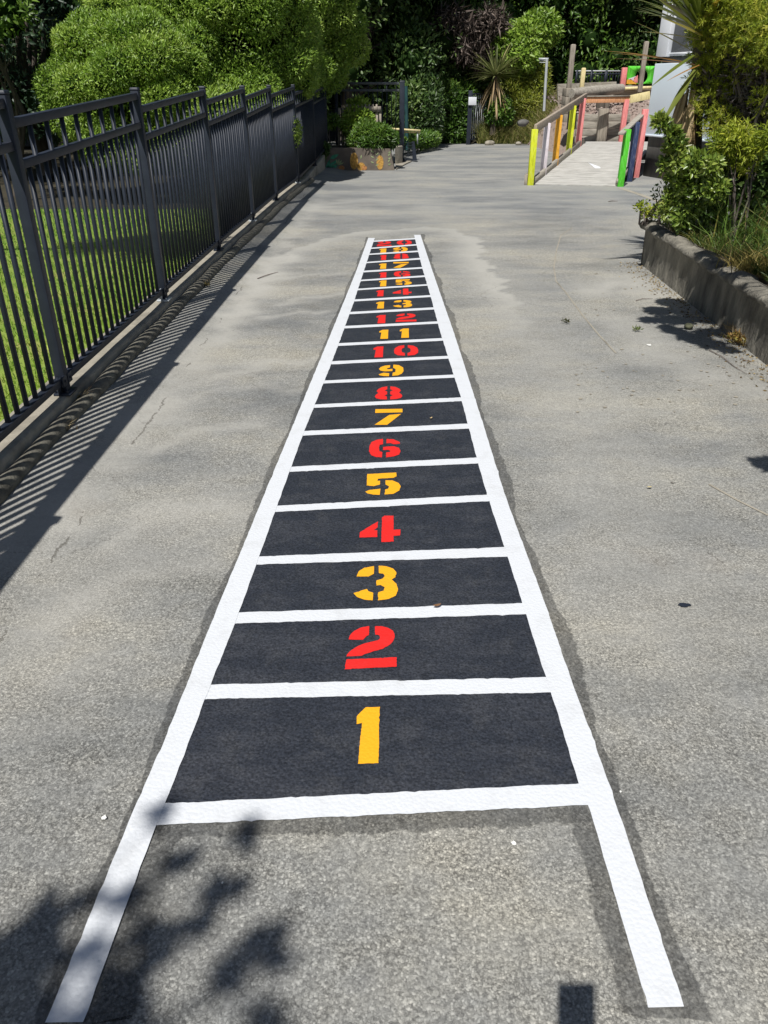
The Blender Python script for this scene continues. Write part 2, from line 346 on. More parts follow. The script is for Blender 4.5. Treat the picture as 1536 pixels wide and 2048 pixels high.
def clumps(c, r, n, s, up=-0.4, seed=0):
    """n small lobes over the upper surface of an ellipsoid"""
    g = np.random.default_rng(seed); out = []
    while len(out) < n:
        u = g.normal(size=3); u /= np.linalg.norm(u)
        if u[2] < up: continue
        k = s * g.uniform(0.65, 1.35)
        out.append((np.array(c) + np.array(r) * u * g.uniform(0.80, 1.0), np.array([k, k, k * 0.85])))
    return out
def sample_lobes(lobes, n, shell=0.35, zmin=0.05, keep=0.80, front=False):
    C = np.array([l[0] for l in lobes]); Rr = np.array([l[1] for l in lobes])
    a = (Rr.prod(1)) ** (2 / 3); idx = rng.choice(len(lobes), int(n * 2.6), p=a / a.sum())
    u = U3(len(idx)); P = C[idx] + Rr[idx] * u * (1 - shell * rng.random((len(idx), 1)) ** 1.5)
    ok = P[:, 2] > zmin
    for c, r in zip(C, Rr): ok &= (((P - c) / r) ** 2).sum(1) > keep ** 2 * 0.55
    ok &= ~((P[:, 1] > C[:, 1].mean() + 2.6) & (u[:, 1] > 0.3)) if front else True
    P, u, idx = P[ok][:n], u[ok][:n], idx[ok][:n]
    return P, unit(u / Rr[idx]), idx
def foliage(lobes, n, L, W, cols, out=0.8, jit=0.8, upb=0.25, shell=0.35, zmin=0.05, mb=None, keep=0.8, bend=0.15, front=False):
    mb = mb or MB(); P, nn, idx = sample_lobes(lobes, n, shell, zmin, keep, front); n = len(P)
    D = nn * out + U3(n) * jit + np.array([0, 0, upb])
    tone = rng.random(len(lobes))[idx] * 0.45 + rng.random(n) * 0.55
    put_leaves(mb, P, D, L * rng.uniform(0.6, 1.25, n), W * rng.uniform(0.7, 1.2, n), palette(n, cols, t=tone), bend, 0, nn * 0.6 + np.array([-0.2, -0.55, 0.65]))
    return mb
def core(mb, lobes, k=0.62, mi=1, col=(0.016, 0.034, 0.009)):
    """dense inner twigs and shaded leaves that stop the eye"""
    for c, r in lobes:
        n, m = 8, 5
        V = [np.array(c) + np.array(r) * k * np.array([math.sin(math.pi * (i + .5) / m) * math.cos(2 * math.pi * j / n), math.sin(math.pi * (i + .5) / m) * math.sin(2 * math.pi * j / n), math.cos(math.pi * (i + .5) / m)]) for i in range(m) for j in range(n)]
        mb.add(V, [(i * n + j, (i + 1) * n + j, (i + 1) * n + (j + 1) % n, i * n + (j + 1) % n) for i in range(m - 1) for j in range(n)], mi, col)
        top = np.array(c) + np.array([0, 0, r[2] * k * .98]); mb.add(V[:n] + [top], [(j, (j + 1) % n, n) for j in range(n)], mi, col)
def limbs(base, lobes, r0, k=12, seed=3, lean=0.3, mb=None):
    mb = mb or MB(); g = random.Random(seed); b = Vector(base)
    top = Vector(np.mean([l[0] for l in lobes], 0)); mid = b.lerp(top, 0.45) + Vector((g.uniform(-lean, lean), g.uniform(-lean, lean), 0))
    mb.tube([b - Vector((0, 0, 0.1)), b.lerp(mid, 0.15), b.lerp(mid, 0.6), mid, top], [r0 * 1.35, r0, r0 * 0.85, r0 * 0.75, r0 * 0.2], 9)
    for c, r in g.sample(list(lobes), min(k, len(lobes))):
        e = Vector(c); s = b.lerp(mid, g.uniform(0.55, 1.0)); e = s.lerp(e, .72); m = s.lerp(e, 0.5) + Vector((g.uniform(-.2, .2), g.uniform(-.2, .2), g.uniform(-.1, .25)))
        mb.tube([s, m, e], [r0 * 0.45, r0 * 0.28, r0 * 0.08], 6)
    return mb
def tree(label, base, lobes, n, L, W, cols, r0=0.14, name='tree', cat='tree', group=None, mat='leaf', k=12, seed=3, corek=0.55, fill=None, **kw):
    t = thing(name, label, cat, base, group)
    limbs(base, lobes, r0, k, seed).build('trunk', 'bark', t, True)
    cr = foliage(lobes, n, L, W, cols, **kw)
    if fill:                                   # leaves of the broad dome between the shoots
        kw['shell'] = 0.10; foliage([(np.array(c), np.array(r) * 1.03) for c, r in fill], 110000, L, W, cols, mb=cr, **kw)
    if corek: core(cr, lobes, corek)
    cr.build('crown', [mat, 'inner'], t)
    return t
def strap(mb, p, d, length, width, droop=0.5, seg=6, col=(0.1, 0.15, 0.03), mi=0, twist=0.0):
    """a long sword-shaped leaf that bends under its weight"""
    p = Vector(p); d = Vector(d).normalized(); sd = d.cross(Vector((0, 0, 1)))
    sd = Vector((1, 0, 0)) if sd.length < 1e-3 else sd.normalized()
    if twist: sd = Matrix.Rotation(twist, 3, d) @ sd
    V = []; st = length / seg; q = p.copy(); dd = d.copy()
    for i in range(seg + 1):
        t = i / seg; wd = width * (0.55 + 0.9 * t if t < 0.4 else 0.91 * (1 - (t - 0.4) / 0.6) ** 0.75 + 0.02)
        nn = sd.cross(dd).normalized()
        V += [q + sd * wd / 2 + nn * wd * 0.15, q, q - sd * wd / 2 + nn * wd * 0.15]
        q = q + dd * st; dd = (dd + Vector((0, 0, -droop * st * (0.4 + 1.4 * t)))).normalized()
    F = [(3 * i + a, 3 * i + a + 1, 3 * i + a + 4, 3 * i + a + 3) for i in range(seg) for a in (0, 1)]
    mb.add(V, F, mi, np.array(col))
def grass(mb, P, h, wd, cols, lean=0.45, mi=0):
    n = len(P); d = U3(n); d[:, 2] = 0; d *= lean; D = unit(d * rng.random((n, 1)) * 1.6 + np.array([0, 0, 1]))
    S = unit(np.cross(D, U3(n))); H = h * rng.uniform(0.5, 1.3, (n, 1)); W = wd * rng.uniform(0.7, 1.3, (n, 1))
    m = P + D * H * 0.55; tip = P + D * H * 0.8 + d * H * 0.7 + np.array([0, 0, 0.1]) * H
    V = np.stack([P + S * W / 2, P - S * W / 2, m - S * W * 0.4, m + S * W * 0.4, tip], 1).reshape(-1, 3)
    k = np.arange(n)[:, None] * 5
    c = np.repeat(cols, 5, 0)
    mb.add(V, np.concatenate([k + np.array([0, 1, 2]), k + np.array([0, 2, 3]), k + np.array([3, 2, 4])]), mi, c)
def interp(poly, y):
    """x of a photograph polyline at height y"""
    ys = np.array([p[1] for p in poly]); xs = np.array([p[0] for p in poly]); o = np.argsort(ys)
    return float(np.interp(y, ys[o], xs[o]))

# ================================================================== THE SETTING
g = MB(); g.add([(-150, -120, -0.12), (150, -120, -0.12), (150, 180, -0.12), (-150, 180, -0.12)], [(0, 1, 2, 3)])
tag(g.build('ground', 'earth'), kind='structure')

# asphalt path: one close grid; along the fence it lifts into a shallow kerb apron
FENCE = [(-1.72, -3.0), (-1.69, 1.86), (-1.669, 3.816), (-1.640, 5.773), (-1.601, 7.730), (-1.538, 9.52), (-1.49, 11.35), (-1.39, 13.4), (-1.27, 15.4), (-1.16, 17.2)]
fx = lambda y: np.interp(y, [p[1] for p in FENCE], [p[0] for p in FENCE])
xs = np.concatenate([np.arange(-1.9, 4.0, 0.05), np.arange(4.0, 12.1, 0.25)]); ys = np.concatenate([np.arange(-5, 12, 0.05), np.arange(12, 24.6, 0.1)])
X, Y = np.meshgrid(xs, ys)
s = np.clip((fx(Y) + 0.50 - X) / 0.42, 0, 1); Z = 0.055 * s * s * (3 - 2 * s)
V = np.stack([X, Y, Z], -1).reshape(-1, 3); nx, ny = len(xs), len(ys)
i = (np.arange(ny - 1)[:, None] * nx + np.arange(nx - 1)[None, :]).ravel()
silt_and_light = np.zeros(len(V))
def dist_poly(P, pts):
    d = np.full(len(P), 1e9)
    for a, b in zip(pts[:-1], pts[1:]):
        a = np.array(a[:2]); b = np.array(b[:2]); ab = b - a
        t = np.clip(((P - a) @ ab) / (ab @ ab), 0, 1)[:, None]; d = np.minimum(d, np.linalg.norm(P - (a + t * ab), axis=1))
    return d
tide = [gp(*p) for p in [(560, 520), (600, 492), (680, 470), (760, 460), (850, 455), (905, 458), (940, 470), (970, 490), (960, 508), (985, 540), (1010, 572), (1030, 605), (1048, 640), (1070, 700)]]
P2 = V[:, :2]
inside = np.zeros(len(V)); d = dist_poly(P2, tide)
P2 = P2 + np.stack([0.045 * np.sin(P2[:, 1] * 9 + 2 * np.sin(P2[:, 0] * 5)) + 0.03 * np.sin(P2[:, 1] * 23), 0.05 * np.sin(P2[:, 0] * 8) + 0.03 * np.sin(P2[:, 0] * 21)], -1)
poly = np.array([t[:2] for t in tide] + [(-0.9, 4.0)])
j = len(poly) - 1; ins = np.zeros(len(V), bool)
for k in range(len(poly)):
    xi, yi = poly[k]; xj, yj = poly[j]
    ins ^= ((yi > P2[:, 1]) != (yj > P2[:, 1])) & (P2[:, 0] < (xj - xi) * (P2[:, 1] - yi) / (yj - yi + 1e-9) + xi); j = k
wob = 0.5 + 0.5 * np.sin(P2[:, 0] * 5.1 + 1.3 * np.sin(P2[:, 1] * 3.7)) * np.sin(P2[:, 1] * 2.3 + P2[:, 0])
silt_and_light += ins * np.exp(-(d / 0.24) ** 2) * (0.58 + 0.38 * wob) * np.clip((P2[:, 1] - 5.2) / 1.6, 0, 1)
def band(pts, wid, amp):
    dd = dist_poly(P2, [gp(*p) for p in pts]); return amp * np.exp(-(dd / wid) ** 2)
silt_and_light += band([(20, 1120), (130, 1000), (250, 860), (380, 720), (500, 590), (560, 520)], 0.20, 0.75) * (0.45 + 0.8 * wob)
silt_and_light += band([(640, 400), (570, 480), (520, 560), (440, 680)], 0.10, 0.5)
for pts, wd_, a in [([(560, 610), (640, 590), (700, 590)], 0.05, 0.6), ([(520, 640), (600, 620), (660, 622)], 0.05, 0.6), ([(560, 560), (640, 545), (690, 548)], 0.05, 0.5), ([(430, 760), (540, 720), (610, 720)], 0.06, 0.6), ([(400, 800), (520, 770), (590, 775)], 0.05, 0.4), ([(200, 1110), (330, 1030), (480, 1010)], 0.07, 0.45), ([(120, 1250), (280, 1150), (430, 1120)], 0.07, 0.35), ([(560, 430), (650, 410), (720, 400)], 0.12, 0.5),  # left-hand waves: light on the uneven ground painted as pale bands
                    ([(330, 900), (450, 850), (540, 850)], 0.06, 0.55), ([(1180, 580), (1260, 560), (1300, 590)], 0.22, 0.75), ([(1250, 640), (1330, 720), (1500, 780)], 0.22, 0.5),
                    ([(860, 330), (980, 350), (1050, 380)], 0.35, 0.35), ([(640, 420), (760, 405), (900, 420)], 0.25, 0.3), ([(1060, 372), (1130, 372)], 0.12, 0.8),
                    ([(700, 352), (800, 330), (900, 318)], 0.3, 0.3), ([(930, 480), (1000, 560), (1150, 800), (1300, 1200)], 0.35, 0.30), ([(20, 1380), (200, 1150), (420, 980)], 0.2, 0.28)]:
    silt_and_light += band(pts, wd_, a)
far = np.clip((P2[:, 1] - 9.2 + 0.5 * np.sin(P2[:, 0] * 1.7)) / 3.0, 0, 1)
C = np.stack([np.clip(silt_and_light, 0, 0.95), far, far * 0], -1)
a = MB(); a.add(V, np.stack([i, i + 1, i + nx + 1, i + nx], 1))
o = a.build('asphalt_path', 'asphalt', None, True); tag(o, kind='structure')
at_ = o.data.attributes.new("SiltAndLight", 'FLOAT_COLOR', 'POINT'); at_.data.foreach_set("color", np.concatenate([C, np.ones((len(C), 1))], 1).ravel())

# pale raised seams between the path's slabs
m = MB()
for pts in ([(1145, 455), (1122, 470), (1113, 500), (1108, 535), (1112, 562), (1132, 585), (1165, 630), (1200, 672), (1232, 706)], [(1418, 968), (1475, 1000), (1536, 1030)], [(1240, 376), (1275, 387), (1310, 400), (1345, 415)]):
    q = [gp(*p, 0.003) for p in pts]
    wd_ = 0.012 if pts[0][0] != 1240 else 0.10
    for b, c in zip(q[:-1], q[1:]):
        nrm = (c - b).cross(Vector((0, 0, 1))).normalized() * wd_ / 2
        m.add([b - nrm, c - nrm, c + nrm, b + nrm], [(0, 3, 2, 1)] if False else [(0, 1, 2, 3)])
tag(m.build('path_seam', 'concrete'), kind='structure')

# lawn behind the fence
m = MB(); m.add([(-30, -6, 0.06), (-1.8, -6, 0.06), (-1.62, 10.0, 0.06), (-1.5, 11.0, 0.06), (-30, 11.0, 0.06)], [(0, 1, 2, 3, 4)])
tag(m.build('lawn', 'turf'), kind='structure')
n = 70000; gx = -1.88 - rng.random(n) ** 1.3 * 7.5; gy = 2.0 + rng.random(n) * 9.0
dark = (((gx + 2.5) / 0.5) ** 2 + ((gy - 8.5) / 0.6) ** 2)
P = np.stack([gx, gy, np.full(n, 0.058)], -1)
t = np.clip(0.5 + 0.28 * np.sin(gx * 2.3 + gy) * np.sin(gy * 1.7) + rng.normal(0, 0.25, n) - (gy - 5) * 0.07, 0, 1)
m = MB(); grass(m, P, 0.045, 0.006, palette(n, [(0.12, 0.27, 0.028), (0.25, 0.41, 0.045), (0.43, 0.49, 0.10)], 0.2, t))
tag(m.build('grass', 'blade'), kind='stuff')
# rising wooded ground far behind
m = MB()
hx = np.linspace(-60, 60, 61); hy = np.linspace(24.4, 70, 30)
HX, HY = np.meshgrid(hx, hy)
HZ = -0.06 + np.clip(HY - 27, 0, None) * 0.42 + 0.35 * np.sin(HX * 0.8) * np.clip((HY - 26) / 6, 0, 1) + 0.25 * np.sin(HX * 1.9 + HY)* np.clip((HY - 26) / 6, 0, 1)
i = (np.arange(29)[:, None] * 61 + np.arange(60)[None, :]).ravel()
m.add(np.stack([HX, HY, HZ], -1).reshape(-1, 3), np.stack([i, i + 1, i + 62, i + 61], 1))
tag(m.build('hillside', 'earth', None, True), kind='structure')

# ================================================================== THE PAINTED NUMBER LADDER
LO = [(90, 2045), (272, 1607), (320, 1500), (441, 1200), (590, 840), (656, 681), (712, 543.5), (736.5, 476)]
LI = [(165, 2044), (312, 1650), (330, 1607), (372, 1500), (409.6, 1398), (470, 1247), (561, 993), (605, 871), (662, 729), (676, 692), (690, 652), (701, 624), (717, 577), (728, 541), (743, 496), (749.5, 476)]
RI = [(1295, 2015), (1177, 1610), (1157, 1566), (1103, 1385), (1091, 1354), (1052, 1228), (1015, 1113), (978, 1002), (956, 926), (938, 857), (922, 795), (909, 755), (897, 717), (885, 681), (868, 618), (855, 568), (844, 534), (834, 502), (828, 469.7)]
RO = [(1368, 2013), (1235, 1617), (1194, 1500), (1146, 1370), (1088, 1200), (1060, 1126), (1014, 1003), (964, 840), (951, 800), (911, 674), (870, 557), (841, 469.7)]
# rungs: left end top y, bottom y; right end top y, bottom y
RUNG = [(1607, 1650, 1566.5, 1610), (1369, 1398, 1354, 1384.6), (1225, 1247, 1206, 1228), (1113, 1129, 1094, 1113), (1011.5, 1024, 989, 1002), (933.4, 943.5, 915, 926.6),
        (862, 871, 847, 857), (809, 816, 794.5, 802), (761, 767, 749, 755), (722.6, 728.7, 711.5, 717), (686.5, 692, 676, 681), (652, 657, 642.5, 647), (624, 628.5, 614.4, 618.7),
        (599, 603, 590, 593.7), (577.3, 580.6, 568, 571), (559.7, 562.7, 550.4, 553.7), (541.6, 545, 533.8, 537), (524, 526.6, 515.6, 519), (507.4, 510, 501, 504), (495.5, 498, 488, 490.8), (481.6, 483.8, 475.7, 478.3)]
ZU, ZB, ZW = 0.0022, 0.0036, 0.0050
def ragged(pts, amp, step=0.012, seed=0):
    """a hand-painted edge: the line cut into short steps that waver a little"""
    g = random.Random(seed); out = []; ph = g.random() * 9
    for a, b in zip(pts[:-1], pts[1:]):
        l = (b - a).length; k = max(1, int(l / step)); nrm = (b - a).cross(Vector((0, 0, 1))).normalized()
        for i in range(k):
            t = i / k; e = amp * (0.55 * math.sin(ph + 41 * l * t) + g.uniform(-1, 1) * 0.7); e += amp * 2.2 * (g.random() < 0.02)
            out.append(a.lerp(b, t) + nrm * e)
    return out + [pts[-1]]
def strip(mb, A, B, fade=False):
    """fill between two edges by arc length"""
    def res(P, n):
        L = [0];
        for a, b in zip(P[:-1], P[1:]): L.append(L[-1] + (b - a).length)
        t = np.linspace(0, L[-1], n); Pn = np.array(P); return np.stack([np.interp(t, L, Pn[:, i]) for i in range(3)], -1)
    n = max(len(A), len(B)); a = res(A, n); b = res(B, n)
    V = np.concatenate([a, b]); k = np.arange(n - 1)
    F = np.stack([k, k + 1, n + k + 1, n + k], 1)
    nz = np.cross(a[1] - a[0], b[0] - a[0])[2]
    mb.add(V, F if nz > 0 else F[:, ::-1], 0, None if not fade else np.repeat(np.concatenate([np.full(n, 1.0 if fade > 0 else 0.02), np.full(n, 0.02 if fade > 0 else 1.0)])[:, None], 3, 1))
lad = thing('painted_ladder', 'white ladder painted on the grey asphalt with twenty dark numbered boxes between its rungs', 'ground marking', (0.05, 4.9, 0))
def dense(poly, z, y0, y1, k=60):
    return [gp(interp(poly, y), y, z) for y in np.concatenate([[y0 + (y1 - y0) * i / k for i in range(k + 1)]])]
# grey primer showing round the paint
def wob_off(pts, off, amp, seed, side):
    g = random.Random(seed); ph = [g.random() * 9 for _ in range(4)]; out = []; s = 0
    for i, p in enumerate(pts):
        q = pts[min(i + 1, len(pts) - 1)]; o_ = pts[max(i - 1, 0)]; d = (q - o_); s += d.length / 2
        nrm = d.cross(Vector((0, 0, 1))).normalized() * side
        e = off + amp * (0.6 * math.sin(5 * s + ph[0]) + 0.3 * math.sin(11 * s + ph[1]) + 0.18 * math.sin(31 * s + ph[2]) + 0.12 * g.uniform(-1, 1))
        out.append(p + nrm * max(0.004, e))
    return out
def fine_line(poly, z, ya, yb, step=0.02):
    pts = dense(poly, z, ya, yb, 40); out = []
    for a, b in zip(pts[:-1], pts[1:]):
        k = max(1, int((b - a).length / step)); out += [a.lerp(b, i / k) for i in range(k)]
    return out + [pts[-1]]
u = MB()
lo = fine_line(LO, ZU, 2110, 474); ro = fine_line(RO, ZU, 2035, 468)
strip(u, wob_off(lo, 0.030, 0.016, 3, -1), lo, -1); strip(u, lo, [p + Vector((0.03, 0, 0)) for p in lo], 0)
strip(u, ro, wob_off(ro, 0.044, 0.028, 8, 1), 1)
ri = fine_line(RI, ZU - 0.0004, 2040, 1590); strip(u, wob_off(ri, 0.060, 0.014, 5, -1), ri, -1)
li = fine_line(LI, ZU - 0.0004, 2110, 1630); strip(u, li, wob_off(li, 0.085, 0.03, 6, 1), 1)
r0 = [gp(315 + (1178 - 315) * i / 60, 1650 - 40 * i / 60, ZU - 0.0008) for i in range(61)]
strip(u, r0, wob_off(r0, 0.060, 0.010, 9, 1), 1)
e0, e1 = gp(1285, 2010, ZU - .0002), gp(1385, 2008, ZU - .0002); strip(u, wob_off([e0.lerp(e1, k / 20) for k in range(21)], .035, .01, 12, 1), [e0.lerp(e1, k / 20) for k in range(21)], -1)
u.build('undercoat', 'undercoat', lad)
# dark boxes with their numbers
GL = {
 '1': [[(0.02, .85), (.38, 1), (1, 1), (.975, .7), (.97, 0), (.16, 0), (.25, .72), (.02, .70)]],
 '2': [[(30, 380), (40, 330), (70, 295), (100, 270), (190, 230), (295, 212), (295, 325), (255, 345), (220, 385)],
       [(378, 320), (375, 212), (480, 215), (560, 235), (620, 270), (645, 310), (645, 360), (620, 410), (560, 460), (480, 500), (380, 525), (300, 550), (250, 565), (215, 585), (15, 595), (20, 570), (60, 525), (140, 470), (240, 430), (350, 405), (420, 390), (448, 365), (440, 335), (415, 322)],
       [(5, 755), (20, 632), (665, 602), (665, 720)], (5, 670, 212, 758)],
 '3': [[(462, 962), (475, 930), (510, 910), (575, 900), (575, 945), (540, 962)],
       [(605, 898), (650, 900), (700, 915), (722, 940), (715, 965), (690, 980), (720, 1005), (730, 1040), (715, 1075), (670, 1095), (605, 1103), (605, 1055), (640, 1045), (645, 1025), (620, 1012), (590, 1015), (592, 985), (630, 975), (645, 960), (635, 945), (605, 942)],
       [(452, 1060), (535, 1035), (545, 1050), (575, 1058), (572, 1103), (520, 1098), (475, 1082)], (450, 732, 897, 1104)],
 '4': [[(487, 690), (600, 625), (598, 662), (575, 678), (598, 678), (598, 720), (487, 722)], [(625, 600), (640, 590), (700, 590), (700, 675), (745, 673), (740, 710), (700, 712), (700, 748), (625, 750)], (486, 745, 589, 750)],
 '5': [[(530, 332), (718, 323), (720, 345), (700, 355), (600, 360), (597, 372), (615, 372), (615, 395), (575, 405), (530, 400)],
       [(648, 370), (690, 370), (730, 385), (745, 405), (735, 430), (700, 450), (645, 455), (648, 425), (668, 420), (672, 405), (650, 395)], [(525, 438), (550, 428), (618, 420), (615, 457), (575, 455), (540, 448)], (523, 745, 323, 458)],
 '6': [[(630, 115), (590, 120), (555, 135), (545, 160), (545, 190), (560, 215), (590, 226), (628, 228), (628, 195), (610, 190), (607, 170), (610, 152), (632, 148)],
       [(655, 115), (700, 118), (740, 135), (740, 145), (700, 148), (680, 140), (653, 142)],
       [(632, 165), (660, 162), (700, 160), (735, 170), (743, 190), (735, 210), (700, 222), (652, 228), (652, 198), (675, 195), (680, 188), (665, 182), (632, 184)], (543, 745, 113, 229)],
 '7': [[(0, .975), (1, 1), (1, .78), (0, .74)], [(.52, .62), (.95, .68), (.45, .0), (0, .0)]],
 '8': [[(585, 1705), (530, 1712), (490, 1730), (472, 1750), (492, 1770), (465, 1790), (458, 1808), (475, 1825), (520, 1835), (585, 1838), (583, 1808), (558, 1797), (585, 1786), (585, 1757), (558, 1747), (585, 1735)],
       [(618, 1705), (673, 1712), (713, 1730), (731, 1750), (711, 1770), (738, 1790), (745, 1808), (728, 1825), (683, 1835), (618, 1838), (620, 1808), (645, 1797), (618, 1786), (618, 1757), (645, 1747), (618, 1735)], (456, 746, 1704, 1839)],
 '9': [[(615, 1485), (560, 1490), (515, 1505), (497, 1525), (515, 1540), (560, 1548), (640, 1545), (642, 1522), (590, 1528), (580, 1518), (615, 1508)],
       [(650, 1480), (710, 1485), (755, 1510), (758, 1545), (740, 1570), (700, 1588), (640, 1593), (645, 1562), (672, 1555), (675, 1525), (648, 1512)], [(497, 1578), (550, 1562), (608, 1568), (605, 1597), (550, 1595), (510, 1588)], (495, 759, 1479, 1598)],
 '0': [[(760, 1283), (700, 1290), (660, 1310), (650, 1335), (655, 1362), (690, 1382), (765, 1388), (765, 1362), (735, 1352), (730, 1330), (738, 1315), (760, 1308)],
       [(798, 1283), (858, 1290), (898, 1310), (908, 1335), (903, 1362), (868, 1382), (793, 1388), (793, 1362), (823, 1352), (828, 1330), (820, 1315), (798, 1308)], (649, 909, 1282, 1389)],
}
def glyph(ch):
    sh = GL[ch]
    if isinstance(sh[-1], tuple):
        x0, x1, y0, y1 = sh[-1]; return [[((x - x0) / (x1 - x0), (y1 - y) / (y1 - y0)) for x, y in p] for p in sh[:-1]]
    return sh
DIG = [('1', [(710, 760, 1414, 1527)]), ('2', [(691, 795, 1252, 1339)]), ('3', [(706.5, 798, 1131, 1201)]), ('4', [(718.5, 802.5, 1031, 1084)]), ('5', [(730, 802.5, 945, 990)]), ('6', [(737, 802.5, 877, 915)]),
       ('7', [(749, 806, 817.5, 849.5)]), ('8', [(749, 805.5, 772.5, 799)]), ('9', [(756.5, 808, 729, 752.5)]), ('10', [(746, 767, 693, 714.5), (787, 837.5, 690, 711.5)]), ('11', [(757.7, 777, 659.5, 677.5), (799, 818.3, 657, 675.5)]),
       ('12', [(752, 771.5, 630, 646.5), (790.5, 833.5, 627, 643.8)]), ('13', [(751.5, 768.5, 603.5, 617), (785, 825.2, 600, 614.6)]), ('14', [(752, 767.6, 580.4, 592.4), (785, 824, 577, 589.3)]), ('15', [(757.5, 773.2, 560.8, 572.6), (790, 824.2, 558.4, 569.7)]),
       ('16', [(757.5, 773.2, 544.8, 555.2), (787, 821.8, 542, 553.3)]), ('17', [(757.5, 773, 527, 537.5), (786, 818, 523.8, 535.4)]), ('18', [(759.8, 772.8, 510, 519.9), (786.4, 818.4, 507, 517.4)]), ('19', [(758, 773, 497, 505.4), (785, 816, 494, 503.8)]), ('20', [(753.5, 783.6, 482.6, 492.4), (793, 824.2, 480.2, 489.4)])]
for k in range(20):
    yl0, yr0 = RUNG[k][0] + 4, RUNG[k][2] + 4; yl1, yr1 = RUNG[k + 1][1] - (RUNG[k + 1][1] - RUNG[k + 1][0]) * 0.5, RUNG[k + 1][3] - (RUNG[k + 1][3] - RUNG[k + 1][2]) * 0.5
    e = 0.02
    c = [gp(interp(LI, yl0), yl0, ZB) - Vector((e, 0, 0)), gp(interp(RI, yr0), yr0, ZB) + Vector((e, 0, 0)), gp(interp(RI, yr1), yr1, ZB) + Vector((e, 0, 0)), gp(interp(LI, yl1), yl1, ZB) - Vector((e, 0, 0))]
    m = MB(); m.add(c, [(0, 1, 2, 3)]); pan = m.build('box_panel', 'black', lad)
    txt, boxes = DIG[k]; m = MB()
    for ch, (x0, x1, y0, y1) in zip(txt, boxes):
        ym = (y0 + y1) / 2; xc = (x0 + x1) / 2; hw = (x1 - x0) / 2
        hw *= 0.97
        for gi, pl in enumerate(glyph(ch)):
            pts = []
            for gx_, gy_ in pl:
                yy = y1 + (y0 - y1) * gy_
                sc = (yy - 165) / (ym - 165)
                xx = xc + (gx_ - 0.5) * 2 * hw * sc + (797 - xc) * (ym - yy) / (ym - 165) * 0.7
                pts.append(gp(xx, yy - (gx_ - 0.5) * hw * 2 * (0.02 if ch not in '2345679' else 0.0), ZW))
            if k < 6: pts = ragged(pts + [pts[0]], 0.0009, 0.006, k * 7 + gi)[:-1]
            m.poly(pts)
    nm = m.build('number', 'yellow' if k % 2 == 0 else 'red', lad); nm['label'] = ('yellow' if k % 2 == 0 else 'red') + ' stencilled number ' + txt
# white rungs and rails
for k, (a, b, c, d) in enumerate(RUNG):
    e = 0.004
    lt = gp(interp(LI, a) - 3, a, ZW); lb = gp(interp(LI, b) - 3, b, ZW); rt = gp(interp(RI, c) + 3, c, ZW); rb = gp(interp(RI, d) + 3, d, ZW)
    m = MB(); st = 0.012 if k < 8 else 0.05
    strip(m, ragged([lb, rb], 0.0016, st, k), ragged([lt, rt], 0.0016, st, k + 50)); m.build('rung', 'white', lad)
ZR = ZW + 0.0010
for I, O, yi, yo in ((LI, LO, (2044, 476), (2045, 476)), (RI, RO, (2015, 469.7), (2013, 469.7))):
    m = MB(); A = ragged(dense(O, ZR, yo[0], yo[1], 24), 0.0012, 0.02, 5); B = ragged(dense(I, ZR, yi[0], yi[1], 24), 0.0012, 0.02, 6)
    strip(m, A, B); m.build('rail', 'white', lad)

# ================================================================== FENCE ALONG THE LEFT, ON ITS CONCRETE BEAM
ZBM = 0.133
beam_z = lambda y: ZBM + max(0, (y - 14.2)) * 0.07
m = MB(); ys_ = list(np.arange(-3, 17.0, 0.4)); Vv = []
for k, y in enumerate(ys_):
    x = float(fx(y)); z = beam_z(y); e = 0.004 * math.sin(y * 9) + rng.normal(0, 0.003)
    Vv += [(x - 0.16, y, -0.1), (x - 0.16, y, z), (x + 0.038 + e - 0.012, y, z + rng.normal(0, 0.0015)), (x + 0.038 + e, y, z - 0.012), (x + 0.042 + e, y, -0.1)]
F = [(5 * k + a, 5 * k + a + 1, 5 * k + a + 6, 5 * k + a + 5) for k in range(len(ys_) - 1) for a in range(4)]
m.add(Vv, [f[::-1] for f in F]); n0 = len(ys_) - 1; m.add(Vv[5 * n0:], [(0, 1, 2, 4)])
tag(m.build('concrete_beam', 'concrete'), 'low pale concrete beam carrying the black fence along the lawn', 'kerb')
# dusty pipe lying between beam and path
pts = []; 
for y in np.arange(-2.5, 14.6, 0.22):
    pts.append((float(fx(y)) + 0.078 + 0.005 * math.sin(y * 5), y, 0.066 + 0.005 * math.sin(y * 3.1)))
m = MB(); m.tube(pts, [0.041 + 0.004 * math.sin(k * 1.9) + rng.normal(0, 0.0015) for k in range(len(pts))], 14)
tag(m.build('drain_pipe', 'pipe', None, True), 'long dusty grey pipe lying along the foot of the fence', 'pipe')

